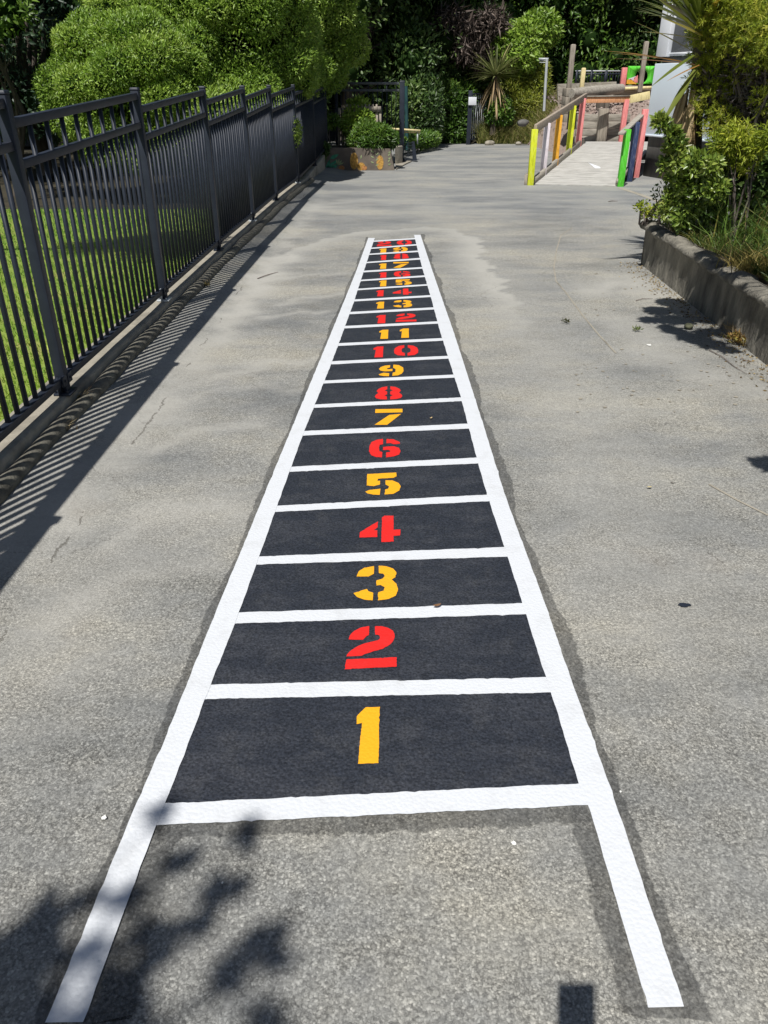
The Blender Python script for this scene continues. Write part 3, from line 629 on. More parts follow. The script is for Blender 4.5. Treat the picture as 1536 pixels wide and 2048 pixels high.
TOPZ = 1.505
fen = thing('pool_fence', 'long black steel picket fence on the left with stepped panels beside the lawn', 'fence', (-1.6, 6, 0))
for k, (x, y) in enumerate(FENCE):
    z = beam_z(y); m = MB()
    m.box((x, y, (TOPZ + z) / 2), (0.052, 0.052, TOPZ - z)); m.box((x, y, TOPZ + 0.008), (0.060, 0.060, 0.016), taper=0.8)
    p = m.build('post', 'steel', fen, bevel=0.003)
    m = MB(); m.box((x + 0.005, y, z + 0.006), (0.085, 0.11, 0.012)); m.box((x + 0.0, y - 0.05, z + 0.05), (0.006, 0.05, 0.09), taper=0.6)
    for sx in (-1, 1): m.tube([(x + sx * 0.03, y - 0.042, z + 0.01), (x + sx * 0.03, y - 0.042, z + 0.026)], 0.007, 6)
    m.build('base_plate', 'galv' if k % 2 else 'steel', p)
for k in range(len(FENCE) - 1):
    (x0, y0), (x1, y1) = FENCE[k], FENCE[k + 1]
    L0 = math.hypot(x1 - x0, y1 - y0); ux, uy = (x1 - x0) / L0, (y1 - y0) / L0
    za, zb = TOPZ - 0.095, TOPZ - 0.015                   # the panels are level while the path falls away
    zlo0, zlo1 = beam_z(y0) + 0.075, beam_z(y1) + 0.075
    P_ = lambda t, z: Vector((x0 + ux * t, y0 + uy * t, z))
    zz = lambda t, a, b: a + (b - a) * t / L0
    pa = MB(); pa.beam(P_(0.027, za - 0.02), P_(L0 - 0.027, zb - 0.02), 0.038, 0.040)
    pan = pa.build('panel_top_rail', 'steel', fen, bevel=0.002)
    for nm, a, b in (('mid_rail', za - 0.19, zb - 0.19), ('bottom_rail', zlo0, zlo1)):
        m = MB(); m.beam(P_(0.027, a), P_(L0 - 0.027, b), 0.038, 0.036); m.build(nm, 'steel', pan, bevel=0.002)
    for t in (0.034, L0 - 0.034):
        m = MB(); c = P_(t, zlo0 if t < 1 else zlo1); m.box((c.x + .024, c.y, c.z), (0.012, 0.052, 0.052)); m.tube([(c.x + .028, c.y, c.z), (c.x + .036, c.y, c.z)], .008, 6); m.build('bracket', 'steel', pan, bevel=.002)
    m = MB(); npk = max(3, int(round((L0 - 0.052) / 0.098))); 
    for j in range(1, npk):
        t = 0.026 + (L0 - 0.052) * j / npk
        top = zz(t, za, zb) - (0.035 if j % 2 == 0 else 0.19); bot = zz(t, zlo0, zlo1)
        c = P_(t, 0); m.box((c.x, c.y, (top + bot) / 2), (0.019, 0.019, top - bot))
    m.build('pickets', 'steel', pan)

# ================================================================== FAR END: PLANTER WITH MURAL, GATE FENCE, TRELLIS
pl = thing('mural_planter', 'low concrete planter with golden pods painted on its wall, at the fence end', 'planter', (-0.5, 17.5, 0))
m = MB(); yb = 16.87
m.prism([(-1.25, yb, -0.1), (0.235, yb, -0.1), (0.12, yb, 0.395), (-1.25, yb, 0.415)], (0, 0.16, 0))
m.prism([(0.235, yb + 0.16, -0.1), (0.235, 18.5, -0.1), (0.12, 18.5, 0.395), (0.12, yb + 0.16, 0.395)], (-0.15, 0, 0))
m.build('wall', 'mural_wall', pl, bevel=0.01)
m = MB(); m.box((-0.55, 17.75, 0.16), (1.34, 1.44, 0.40)); m.build('soil', 'soil', pl)
def decal(name, mat, shapes, parent, y):
    m = MB()
    for pts in shapes: m.prism([at(px, py, y) for px, py in pts], (0, 0.004, 0))
    return m.build(name, mat, parent)
def oval(cx, cy, rx, ry, n=18, tilt=0.0): return [(cx + rx * math.cos(t) + tilt * ry * math.sin(t), cy + ry * math.sin(t)) for t in [2 * math.pi * k / n for k in range(n)]]
def leafs(cx, cy, ang, l, wd_):
    c, s = math.cos(ang), math.sin(ang); return [(cx + c * a * l - s * b * wd_, cy - s * a * l - c * b * wd_) for a, b in ((0, 0), (.3, .5), (.65, .42), (1, 0), (.65, -.4), (.3, -.45))]
yd = yb - 0.004
decal('painted_pod', 'm_gold', [oval(708, 322, 8, 17)], pl, yd); decal('painted_pod', 'm_gold', [oval(760, 325, 7, 14.5)], pl, yd)
decal('painted_pod', 'm_gold', [oval(722, 333, 8, 8)], pl, yd); decal('painted_pod', 'm_rust', [oval(729, 336, 5, 4.6)], pl, yd - 0.004); decal('painted_pod', 'm_rust', [oval(683, 336, 6, 5)], pl, yd)
decal('painted_leaves', 'm_green', [leafs(652, 340, 1.2 - .35 * k, 24 - k, 6) for k in range(4)] + [leafs(660, 318, 0.5, 20, 8), leafs(664, 330, 0.75, 16, 6), leafs(667, 338, 0.9, 14, 5)], pl, yd)
decal('painted_fronds', 'm_lime', [leafs(676, 330, 1.9 - .5 * k, 13, 3.2) for k in range(4)] + [leafs(748 + (k % 2) * 3, 305 + 5.4 * k, 2.6 - (k % 2) * 2.0, 8, 2.4) for k in range(6)] + [leafs(776, 306 + 6 * k, 0.4 + .5 * (k % 2), 7, 2.6) for k in range(5)] + [leafs(722, 318, 1.5, 9, 2.5)], pl, yd - 0.002)
# pale kerb stone at the planter's corner
m = MB(); m.prism([(0.245, 16.95, -0.05), (0.50, 18.25, -0.05), (0.62, 18.75, -0.05), (0.25, 18.9, -0.05)], (0, 0, 0.075)); m.prism([(0.245, 18.0, 0.02), (0.40, 18.25, 0.02), (0.36, 18.9, 0.02), (0.245, 18.9, 0.02)], (0, 0, 0.33))
tag(m.build('kerb_stone', 'concrete', None, bevel=0.012), 'pale concrete kerb block at the right end of the mural planter', 'kerb')

gf = thing('gate_fence', 'black steel picket fence panel and corner post behind the mural planter', 'fence', (0.37, 18.62, 0))
m = MB(); m.box((0.385, 18.62, 0.79), (0.17 * 0.62, 0.10, 1.54)); m.box((0.385, 18.62, 1.57), (0.12, 0.11, 0.02), taper=.8); m.box((0.385, 18.62, 0.05), (0.2, 0.2, 0.03)); m.build('post', 'steel', gf, bevel=0.004)
m = MB(); m.box((-1.02, 18.62, 0.75), (0.07, 0.07, 1.5)); m.build('post', 'steel', gf, bevel=0.004)
for z in (1.53, 1.40, 0.30):
    m = MB(); m.box((-0.33, 18.62, z), (1.30, 0.04, 0.045)); m.build('rail', 'steel_highlight' if z > 1 else 'steel', gf, bevel=0.002)
m = MB()
for k in range(13): m.box((-0.92 + 0.098 * k, 18.62, 0.85 if k % 2 == 0 else 0.80), (0.02, 0.02, 1.34 if k % 2 == 0 else 1.20))
m.build('pickets', 'steel', gf)
hp = thing('mesh_panel', 'small wire mesh panel with a short dark end post beside the planter corner', 'fence panel', (0.62, 18.8, 0))
m = MB(); m.prism([at(825, 322, 18.75), at(834, 321, 18.75), at(829, 283, 18.75), at(824, 283, 18.75)], (0, 0.06, 0)); m.build('end_post', 'steel', hp)
m = MB()
for k in range(7):
    a, b = at(806 + k * 2.9, 320, 18.74), at(806 + k * 2.7, 284, 18.74); m.tube([a, b], 0.004, 5)
for k in range(7):
    a, b = at(806, 320 - k * 5.6, 18.74), at(825, 319 - k * 5.6, 18.74); m.tube([a, b], 0.004, 5)
m.build('wire_mesh', 'steel', hp)

tr = thing('timber_trellis', 'pale slatted timber frame standing among the planter shrubs', 'trellis', (-0.5, 17.6, 0.36))
for x0 in (678, 686, 754, 760.5):
    a = at(x0, 294, 17.6); b = at(x0, 216, 17.6); m = MB(); m.beam(a, b, 0.045, 0.05, up=(0, 1, 0)); m.build('upright', 'wood_v', tr)
m = MB(); a, b = at(690, 219, 17.57), at(762, 218, 17.57); m.beam(a, b, 0.03, 0.10)
for k in range(9): c = at(694 + 7.4 * k, 224, 17.55); m.beam(c, c + Vector((0, 0, 0.14)), 0.035, 0.012, up=(0, 1, 0))
m.build('top_slats', 'wood_v', tr)
m = MB(); a, b = at(684, 259, 17.57), at(702, 259, 17.57); m.beam(a, b, 0.03, 0.08); c = at(699, 262, 17.57); m.beam(c, c + Vector((0, 0, 0.2)), 0.05, 0.02, up=(0, 1, 0)); m.build('crosspiece', 'wood_v', tr)

m = MB(); a, b = at(806, 296, 20.2), at(806, 170, 20.2); m.tube([at(813, 300, 20.2), at(813, 240, 20.2), at(812, 172, 20.2)], [0.045, 0.045, 0.04], 12)
tag(m.build('painted_pole', 'teal', None, True), 'thick mottled teal pole standing behind the black corner post', 'pole')
hr = thing('barrier_rail', 'short pale timber rail on a thin leg behind the mesh panel', 'barrier', tuple(at(812, 285, 19.8)))
m = MB(); m.beam(at(778, 257.5, 19.8), at(841, 261.5, 19.8), 0.05, 0.045); m.build('bar', 'cream', hr)
m = MB(); m.beam(at(800, 264, 19.85), at(840, 265.5, 19.85), 0.04, 0.025); m.build('lower_bar', 'cream', hr)
m = MB(); m.beam(at(835, 288, 19.82), at(835, 264, 19.82), 0.03, 0.03, up=(0, 1, 0)); m.build('leg', 'galv', hr)

m = MB(); c = at(874, 289, 24.0); m.box((c.x, 24.0, 0.55), (0.16, 0.12, 1.1)); m.box((c.x, 24, 1.11), (0.18, 0.14, 0.02), taper=.8)
tag(m.build('gate_post', 'steel', None, bevel=0.006), 'dark square gate post in the shade left of the open gate', 'post')
gt = thing('steel_gate', 'black steel picket gate standing open with a white plate near its top', 'gate', (2.4, 24.2, 0))
A = at(936, 290, 24.2); B = at(967, 287, 25.2)
m = MB(); m.box((A.x, A.y, 0.67), (0.11, 0.09, 1.36)); m.build('hinge_post', 'steel', gt, bevel=0.004)
for z in (1.26, 1.13, 0.26, 0.12):
    m = MB(); m.beam((A.x, A.y, z), (B.x, B.y, z), 0.035, 0.035); m.build('rail', 'steel', gt)
m = MB()
for k in range(1, 9):
    c = Vector((A.x, A.y, 0)).lerp(Vector((B.x, B.y, 0)), k / 8); m.box((c.x, c.y, 0.69), (0.022, 0.022, 1.14))
m.build('pickets', 'galv', gt)
m = MB(); c = at(944, 202, 24.25); m.box((c.x, 24.12, c.z), (0.22, 0.02, 0.20)); m.build('plate', 'trim', gt, bevel=0.004)

# ================================================================== RAMP WITH COLOURED RAILS
def rampP(side, t, dz=0.0):
    a, b = ((Vector((2.60, 14.40, 0.012)), Vector((4.12, 17.62, 0.436))), (Vector((3.95, 14.12, 0.012)), Vector((5.48, 17.36, 0.436))))[side]
    return a.lerp(b, t) + Vector((0, 0, dz))
rp = thing('timber_ramp', 'pale timber boardwalk ramp with brightly painted rail posts beside the blue building', 'ramp', (3.3, 14.3, 0))
m = MB(); nb = 24
for k in range(nb):
    t0, t1 = k / nb, (k + 0.93) / nb
    q = [rampP(0, t0), rampP(1, t0), rampP(1, t1), rampP(0, t1)]; dz = rng.normal(0, 0.0015)
    m.prism([p + Vector((0, 0, dz - 0.03)) for p in q], (0, 0, 0.03))
q = [rampP(0, 1), rampP(1, 1), Vector((5.9, 18.3, 0.436)), Vector((4.35, 18.35, 0.436))]
m.prism([p - Vector((0, 0, 0.03)) for p in q], (0, 0, 0.03)); m.build('deck', 'deck', rp)
m = MB()
for pts in ([(1176, 325), (1200, 334), (1203, 339), (1196, 341)], [(1202, 341), (1222, 360), (1214, 362), (1207, 350)]):
    q = []
    for px, py in pts:
        best = min(((abs((lambda P: 1024 - FPX * (P.y * math.sin(PITCH) + (P.z - CAM_H) * math.cos(PITCH)) / (P.y * math.cos(PITCH) - (P.z - CAM_H) * math.sin(PITCH)))(rampP(0, t)) - py), t) for t in np.linspace(0, 1, 200)))[1]
        zz = rampP(0, best).z + 0.006; q.append(gp(px, py, zz))
    m.prism(q, (0, 0, 0.002))
m.build('pale_mark', 'trim', rp)  # two thin white patches laid on the deck boards
def pxx(P): return 768 + FPX * P.x / (P.y * math.cos(PITCH) - (P.z - CAM_H) * math.sin(PITCH))
def t_at(side, px): return min((abs(pxx(rampP(side, t)) - px), t) for t in np.linspace(-0.05, 1.1, 400))[1]
for side, lst in ((0, [(1066, 'lime', 0.86), (1091, 'pinkwhite', 0.83), (1115, 'orange', 0.83), (1142, 'lime', 0.84), (1161, 'pink', 0.86)]), (1, [(1233, 'green', 0.86), (1252, 'navy', 0.84), (1268, 'pink', 0.93)])):
    for px, mt, h in lst:
        p = rampP(side, t_at(side, px)) + Vector((-0.05 if side == 0 else 0.06, 0, 0)); m = MB()
        m.box((p.x, p.y, p.z / 2 + h / 2 - 0.03), (0.10, 0.095, h + p.z + 0.06)); q = m.build('rail_post', mt, rp, bevel=0.004)
        q['label'] = {'lime': 'lime yellow', 'pinkwhite': 'pale pink', 'orange': 'orange', 'pink': 'salmon pink', 'green': 'bright green', 'navy': 'navy blue'}[mt] + ' post'
d0 = Vector((-0.05, 0, 0))
m = MB(); m.beam(rampP(0, -0.01, 0.865) + d0, rampP(0, 1.0, 0.865) + d0, 0.05, 0.12); m.build('handrail', 'rail', rp, bevel=0.004)
m = MB(); m.beam(rampP(0, 0.0, 0.06) + d0 * 0.2, rampP(0, 1.0, 0.06) + d0 * .2, 0.04, 0.10); m.build('kickboard', 'wood', rp)
m = MB(); m.beam(rampP(0, -0.02, 0.02) + d0 * 2.6, rampP(0, 0.03, 0.02) + d0 * 2.6, 0.05, 0.28); m.build('end_block', 'wood_v', rp)
m = MB(); m.beam(rampP(1, -0.06, 0.83), rampP(1, 0.72, 0.83), 0.10, 0.035); m.build('handrail', 'wood', rp, bevel=0.004)
m = MB(); m.beam(rampP(1, 0.0, 0.06), rampP(1, 0.55, 0.06), 0.04, 0.10); m.build('kickboard', 'wood', rp)
c0, c1, c2 = at(1170, 200, 18.1), at(1258, 199, 18.3), at(1300, 190, 18.2)
m = MB(); m.beam(c0, c1, 0.05, 0.11); m.build('landing_rail', 'tangerine', rp, bevel=0.003); m = MB(); m.beam(c0 + Vector((0, 0, .066)), c1 + Vector((0, 0, .066)), 0.09, 0.02); m.build('rail_cap', 'wood', rp)
m = MB(); m.beam(c1, c2, 0.05, 0.15); m.build('landing_rail', 'cream', rp, bevel=0.003)
m = MB(); m.box((c1.x - 0.05, c1.y, (c1.z + 0.4) / 2), (0.10, 0.10, c1.z - 0.4)); m.build('rail_post', 'pink', rp, bevel=0.003)

# ------------------------------------------------ playground behind the ramp
def wallpx(name, label, cat, pts, Y, depth, mat, boards=0):
    t = thing(name, label, cat, tuple(at(pts[0][0], pts[0][1], Y)))
    P = [at(px, py, Y) for px, py in pts]
    if boards:
        (x0, z0), (x1, z1) = (P[0].x, P[0].z), (P[2].x, P[2].z)
        for k in range(boards):
            h = (z1 - z0) / boards; m = MB(); m.box(((x0 + x1) / 2, Y + depth / 2 + rng.normal(0, .006), z0 + h * (k + .5)), (x1 - x0, depth, h - 0.008)); m.build('sleeper', mat, t, bevel=0.006)
    else:
        m = MB(); m.prism(P, (0, depth, 0)); m.build('boards', mat, t, bevel=0.006)
    return t
t = wallpx('sleeper_wall', 'grey timber sleeper wall with a stout post behind the ramp landing', 'retaining wall', [(1150, 286), (1262, 286), (1262, 228), (1150, 228)], 18.6, 0.12, 'wood', 4)
m = MB(); a, b = at(1201, 288, 18.5), at(1208, 217, 18.5); m.beam(a, b, 0.20, 0.14, up=(0, 1, 0)); m.build('post', 'wood_v', t, bevel=0.01)
gz = at(1200, 226, 18.7).z
m = MB(); 
gx_, gy_ = np.meshgrid(np.linspace(3.9, 10.5, 34), np.linspace(18.72, 26.0, 30)); gzz = gz - 0.06 + (gy_ - 18.7) * 0.075 + 0.03 * np.sin(gx_ * 5) * np.sin(gy_ * 4) - 1.6 * np.clip((5.6 - gx_) / 1.7, 0, 1) ** 1.5
i = (np.arange(29)[:, None] * 34 + np.arange(33)[None, :]).ravel(); m.add(np.stack([gx_, gy_, gzz], -1).reshape(-1, 3), np.stack([i, i + 1, i + 35, i + 34], 1))
tag(m.build('gravel_bed', 'gravel', None, True), kind='structure')
m = MB(); ch = 1500; px_ = rng.uniform(4.2, 8.2, ch); py_ = rng.uniform(18.75, 23, ch); P = np.stack([px_, py_, gz - 0.05 + (py_ - 18.7) * 0.075], -1)
put_leaves(m, P, U3(ch) * np.array([1, 1, .3]), 0.07, 0.04, palette(ch, [(0.16, 0.12, 0.10), (0.36, 0.28, 0.25), (0.5, 0.42, 0.38)]), 0.1); tag(m.build('bark_chips', 'dead'), kind='stuff')
t = thing('log_bench', 'weathered grey half log resting on dark block legs behind the ramp', 'log', tuple(at(1195, 225, 20.2)))
m = MB(); a, b = at(1143, 187, 19.9), at(1244, 177, 20.9); m.tube([a, a.lerp(b, .2), a.lerp(b, .6), b], [0.10, 0.115, 0.12, 0.10], 9); m.build('log', 'wood', t, True)
for px, w_ in ((1155, .3), (1203, .14), (1215, .10)):
    p = at(px, 190, 20.3); m = MB(); m.box((p.x, p.y, p.z - 0.36), (w_, .22, 0.7)); m.build('leg', 'bark', t)
wallpx('timber_wall', 'tall pale timber edging wall at the back of the gravel playground', 'retaining wall', [(1116, 240), (1233, 240), (1233, 163), (1116, 168)], 24.6, 0.15, 'wood')
t = wallpx('timber_edging', 'pale timber edging with a cream top beam right of the log', 'retaining wall', [(1222, 232), (1330, 232), (1330, 178), (1222, 181)], 22.6, 0.12, 'wood')
m = MB(); m.beam(at(1228, 178, 22.5), at(1330, 174, 22.5), 0.16, 0.07); m.build('top_beam', 'cream', t)
t = wallpx('timber_stack', 'stack of dark timber blocks at the left end of the gravel playground', 'retaining wall', [(1127, 245), (1148, 245), (1148, 176), (1127, 176)], 20.6, 0.5, 'wood_v', 4)
for px, y0, y1, Y, w_, lab in ((1141, 178, 90, 21.4, 0.11, 'tall pale square post left of the log, bare wood'), (1166.5, 176, 137, 22.4, 0.10, 'short yellowish square post standing behind the log'), (1283, 178, 84, 21.4, 0.10, 'tall pale square post in front of the green play panel')):
    a = at(px - 4, y0 + 6, Y); b = at(px + 1, y1, Y); m = MB(); m.box((a.x, Y, (a.z + b.z) / 2), (w_, w_, b.z - a.z)); m.box((a.x, Y, b.z + .008), (w_ * .96, w_ * .96, .016), taper=.7)
    tag(m.build('timber_post', 'wood_v' if w_ != .10 or Y < 22 else 'cream', None, bevel=0.005), lab, 'post')
t = thing('play_panel', 'green and yellow climbing panel with a round hole and a pink side post', 'play equipment', tuple(at(1270, 176, 23.4)))
def ring_panel(cx, cz, r, x0, x1, z0, z1, y, th, name, mat):
    angs = sorted([2 * math.pi * k / 24 + .05 for k in range(24)] + [math.atan2(zz_ - cz, xx_ - cx) % (2 * math.pi) for xx_ in (x0, x1) for zz_ in (z0, z1)]); n = 28; m = MB(); O = []; I = []
    for k in range(n):
        a = angs[k]; ca, sa = math.cos(a), math.sin(a); I.append((cx + r * ca, cz + r * sa))
        s = min((x1 - cx) / ca if ca > 1e-6 else 9e9, (x0 - cx) / ca if ca < -1e-6 else 9e9, (z1 - cz) / sa if sa > 1e-6 else 9e9, (z0 - cz) / sa if sa < -1e-6 else 9e9); O.append((cx + s * ca, cz + s * sa))
    V = [(x, yy, z) for yy in (y, y + th) for x, z in I + O]
    for k in range(n):
        j = (k + 1) % n; m.add(V, [(k, j, n + j, n + k), (2 * n + j, 2 * n + k, 3 * n + k, 3 * n + j), (j, k, 2 * n + k, 2 * n + j), (n + k, n + j, 3 * n + j, 3 * n + k)])
    return m.build(name, mat, t)
a, b = at(1252, 168, 23.4), at(1312, 132, 23.4); c = at(1283, 153, 23.4)
ring_panel(c.x, c.z, 0.17, a.x, b.x, a.z, b.z, 23.4, 0.04, 'panel', 'green')
for nm, mt, pts in (('colour_patch', 'orange', [(1252, 168), (1274, 168), (1262, 158), (1252, 160)]), ('colour_patch', 'pink', [(1266, 163), (1275, 166), (1276, 150), (1268, 156)]), ('colour_patch', 'pinkwhite', [(1256, 158), (1266, 161), (1272, 152)])):
    m = MB(); m.prism([at(*p, 23.395) for p in pts], (0, 0.004, 0)); m.build(nm, mt, t)
a, b = at(1244, 178, 23.3), at(1250, 135, 23.3); m = MB(); m.box((a.x, 23.3, (a.z + b.z) / 2), (.13, .1, b.z - a.z)); m.build('side_post', 'pink', t, bevel=.004)
bf = thing('back_fence', 'dark steel fence across the back of the playground under the trees', 'fence', tuple(at(1190, 168, 26)))
for k, px in enumerate((1151, 1180, 1209, 1240)):
    a, b = at(px, 172, 26), at(px, 140, 26); m = MB(); m.box((a.x, 26, (a.z + b.z) / 2), (.06, .06, b.z - a.z)); m.build('post', 'steel', bf)
for py in (142, 148, 168):
    a, b = at(1151, py, 26), at(1240, py, 26); m = MB(); m.beam(a, b, .04, .035); m.build('rail', 'galv' if py == 142 else 'steel', bf)
m = MB()
for k in range(16):
    a, b = at(1151 + 5.6 * k, 168, 26), at(1151 + 5.6 * k, 142, 26); m.box((a.x, 26, (a.z + b.z) / 2), (.02, .02, b.z - a.z))
m.build('pickets', 'steel', bf)
t = thing('metal_frame', 'slim grey metal frame upright standing in the grass bank', 'frame', tuple(at(1090, 216, 22.5)))
m = MB(); m.tube([at(1088, 222, 22.5), at(1094, 118, 22.5)], 0.035, 8); m.build('upright', 'galv', t, True); m = MB(); m.beam(at(1078, 118, 22.6), at(1097, 118, 22.5), .04, .05); m.build('top_bar', 'galv', t)
m = MB(); 
for z in (121, 125): m.beam(at(1079, z, 22.6), at(1094, z, 22.5), .02, .02)
m.build('wire_mesh', 'galv', t)

# ================================================================== BLUE BUILDING ON THE RIGHT
BX, BY = 4.84, 15.9
bd = thing('blue_building', 'pale blue clad school building with a dark grey plinth behind the garden bed', 'building', (BX, BY, 0)); bd.rotation_euler.z = R(19)
m = MB(); m.box((BX + 2.55, 8.5, 0.30), (5.0, 14.66, 0.9)); m.build('plinth', 'plinth', bd)
m = MB(); m.box((BX + 2.52, 8.55, 1.27), (5.04, 14.7, 1.14)); m.box((BX + 2.52, 8.55, 0.695), (5.09, 14.75, 0.035)); m.build('wall', 'clad', bd, bevel=0.012)
m = MB(); m.box((BX + 2.55, 8.5, 1.89), (4.94, 14.6, 0.10)); m.build('sill_shadow_band', 'plinth', bd)  # dark grey strip painted in for the shadow band below the windows
m = MB(); m.box((BX + 2.52, 8.55, 3.02), (5.0, 14.66, 0.55)); m.build('wall', 'trim', bd)
for y in np.arange(1.6, 16, 1.42):
    m = MB(); m.box((BX + 0.07, y, 2.35), (0.13, 0.16 if y < 15 else 0.22, 0.82)); m.build('mullion', 'trim', bd, bevel=0.006)
m = MB(); m.box((BX + 0.07, BY - 0.14, 2.35), (0.14, 0.30, 0.82)); m.build('corner_post', 'trim', bd, bevel=0.006)
for k, y in enumerate(np.arange(2.31, 15.5, 1.42)):
    if y > 15.2: break
    m = MB(); 
    for dy in (-0.585, 0.585): m.box((BX + 0.08, y + dy, 2.35), (0.05, 0.05, 0.80))
    for dz in (-0.375, 0.375): m.box((BX + 0.08, y, 2.35 + dz), (0.05, 1.12, 0.05))
    wn = m.build('window', 'trim', bd); m = MB(); m.box((BX + 0.09, y, 2.35), (0.01, 1.12, 0.70)); m.build('pane', 'glass', wn)
m = MB(); m.box((BX + 2.55, 8.5, 3.38), (5.1, 14.8, 0.16)); m.build('roof', 'plinth', bd, bevel=0.01)
m = MB()
for y in np.arange(5, 15.8, 0.9):
    for z in (0.95, 1.35, 1.72): m.lathe((0, 0, 0), [(0.0001, 0.004), (0.012, 0.003), (0.014, 0)], 8); v = m.v.pop(); m.v.append(np.stack([BX - 0.0005 - v[:, 2], y + v[:, 0], z + v[:, 1]], -1))
m.build('screw_heads', 'galv', bd)

# ================================================================== GARDEN BED WALL
gb = thing('garden_wall', 'stained concrete retaining wall with a rough rounded top holding the garden bed', 'retaining wall', (2.45, 6, 0))
def wx(y): return 2.497 + (y - 7.692) * 0.0348
m = MB(); yy = np.concatenate([np.arange(-4.0, 7.7, 0.035), [7.70]]); Vv = []
for y in yy:
    x = wx(y); n1 = -0.030 + 0.010 * math.sin(y * 9.3) + 0.010 * math.sin(y * 23.1 + 1) + rng.normal(0, .009); n2 = 0.010 * math.sin(y * 8.1 + 2) + 0.006 * math.sin(y * 29) + rng.normal(0, .006); tl = 0.15 * min(1, max(0, (y - 6.4) / 1.3))
    Vv += [(x, y, -0.1), (x + 0.012, y + 0, 0.06), (x + 0.03, y + tl * 0.8, 0.30), (x + 0.012 + n1 * .6, y + tl, 0.315), (x + 0.006 + n1, y + tl, 0.345), (x + 0.03 + n1, y + tl, 0.372 + n2), (x + 0.08, y + tl, 0.384 + n2), (x + 0.17 + n2, y + tl, 0.376 + n1), (x + 0.20, y + tl, 0.33), (x + 0.20, y, -0.1)]
K = 10; F = [(K * k + a, K * k + a + 1, K * (k + 1) + a + 1, K * (k + 1) + a) for k in range(len(yy) - 1) for a in range(K - 1)]
m.add(Vv, F); e = K * (len(yy) - 1); m.add(Vv[e:], [(0, 1, 2, 8), (2, 3, 7, 8), (3, 4, 6, 7), (0, 8, 9, 9)][:3]); m.add(Vv[e:], [(0, 8, 9), (4, 5, 6)])
m.build('wall', 'conc_dark', gb, True)
m = MB(); p0 = Vector((2.62, 7.70, 0)); p1 = Vector((6.2, 9.4, 0))
m.prism([p0, p0 + Vector((.1, .16, 0)), p1 + Vector((0, .16, 0)), p1], (0, 0, 0.36)); m.build('end_wall', 'conc_dark', gb, bevel=.01)
m = MB(); m.add([(wx(-4) + .15, -4, .33), (7.5, -4, .36), (6.2, 9.4, .36), (2.68, 7.75, .33)], [(0, 1, 2, 3)]); tag(m.build('garden_soil', 'soil'), kind='structure')

# ================================================================== PLANTS
HEDGE = [(0.12, 0.225, 0.026), (0.20, 0.33, 0.040), (0.29, 0.42, 0.060), (0.40, 0.50, 0.11)]
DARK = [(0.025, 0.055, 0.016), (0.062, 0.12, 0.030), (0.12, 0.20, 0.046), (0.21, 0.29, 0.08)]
MID = [(0.035, 0.085, 0.012), (0.075, 0.16, 0.022), (0.13, 0.235, 0.03), (0.19, 0.28, 0.05)]
BLUE = [(0.015, 0.04, 0.022), (0.035, 0.075, 0.04), (0.075, 0.12, 0.065)]
YEL = [(0.15, 0.22, 0.02), (0.28, 0.36, 0.03), (0.42, 0.48, 0.05), (0.55, 0.55, 0.08)]
# --- the big clipped tree over the fence
base = (-3.0, 14.3, 0.05)
L_ = []; DOME = []
for c, r, n, s, sd in (((-3.75, 13.5, 1.35), (1.3, 1.1, 1.1), 95, 0.29, 1), ((-2.7, 14.6, 2.3), (1.6, 1.3, 1.6), 130, 0.31, 2), ((-3.7, 14.6, 2.6), (1.0, 1.2, 1.75), 60, 0.34, 5), ((-1.72, 17.3, 2.45), (1.18, 0.8, 1.3), 100, 0.29, 3), ((-2.35, 15.9, 2.2), (1.0, .9, 1.2), 50, .35, 8), ((-2.55, 13.6, 0.95), (0.95, 0.8, 0.7), 16, 0.36, 4), ((-2.0, 17.0, 3.8), (1.3, 1.0, 1.0), 26, 0.46, 6), ((-3.2, 15.2, 4.0), (1.3, 1.2, .9), 20, .46, 7)):
    L_ += clumps(c, r, n, s, -0.75, sd); DOME.append((c, r))
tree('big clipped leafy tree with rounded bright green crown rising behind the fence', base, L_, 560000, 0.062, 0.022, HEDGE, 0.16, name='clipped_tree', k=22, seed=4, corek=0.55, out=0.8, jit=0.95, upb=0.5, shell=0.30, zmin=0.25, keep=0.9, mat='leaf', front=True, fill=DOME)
# --- dark trees behind the lawn, far left
def row(px, y0, Y, zz): p = at(px, y0, Y); return p
def bgtree(label, x, y, z0, top, rad, n, L, W, cols, seed, low=0.5, k=26, s=0.75, name='tree', mat='leaf', jit=0.9, group=None, r0=0.16):
    zc = (top + low) / 2; lob = clumps((x, y, zc), (rad, rad, (top - low) / 2), k, s, -0.95, seed)
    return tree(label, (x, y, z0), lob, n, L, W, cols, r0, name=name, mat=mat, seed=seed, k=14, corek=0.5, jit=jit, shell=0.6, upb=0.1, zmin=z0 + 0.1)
bgtree('dark tree with bluish leaves at the far left behind the lawn', -6.6, 16.5, 0.05, 4.6, 1.5, 9000, 0.13, 0.06, BLUE, 21, 0.6)
bgtree('dark shaded tree between the left edge and the clipped tree', -8.3, 19.0, 0.0, 7.0, 2.4, 12000, 0.15, 0.06, DARK, 22, 0.4, 34, 0.95)
bgtree('bright green leafy branch tree at the top left corner', -5.85, 13.2, 0.05, 3.1, 0.55, 1400, 0.12, 0.06, MID, 23, 2.0, 7, 0.35, r0=0.06)
bgtree('tall dark tree towering behind the clipped tree on the left', -5.2, 21.5, 0.0, 8.0, 2.6, 14000, 0.15, 0.06, DARK, 24, 0.4, 36, 1.0)
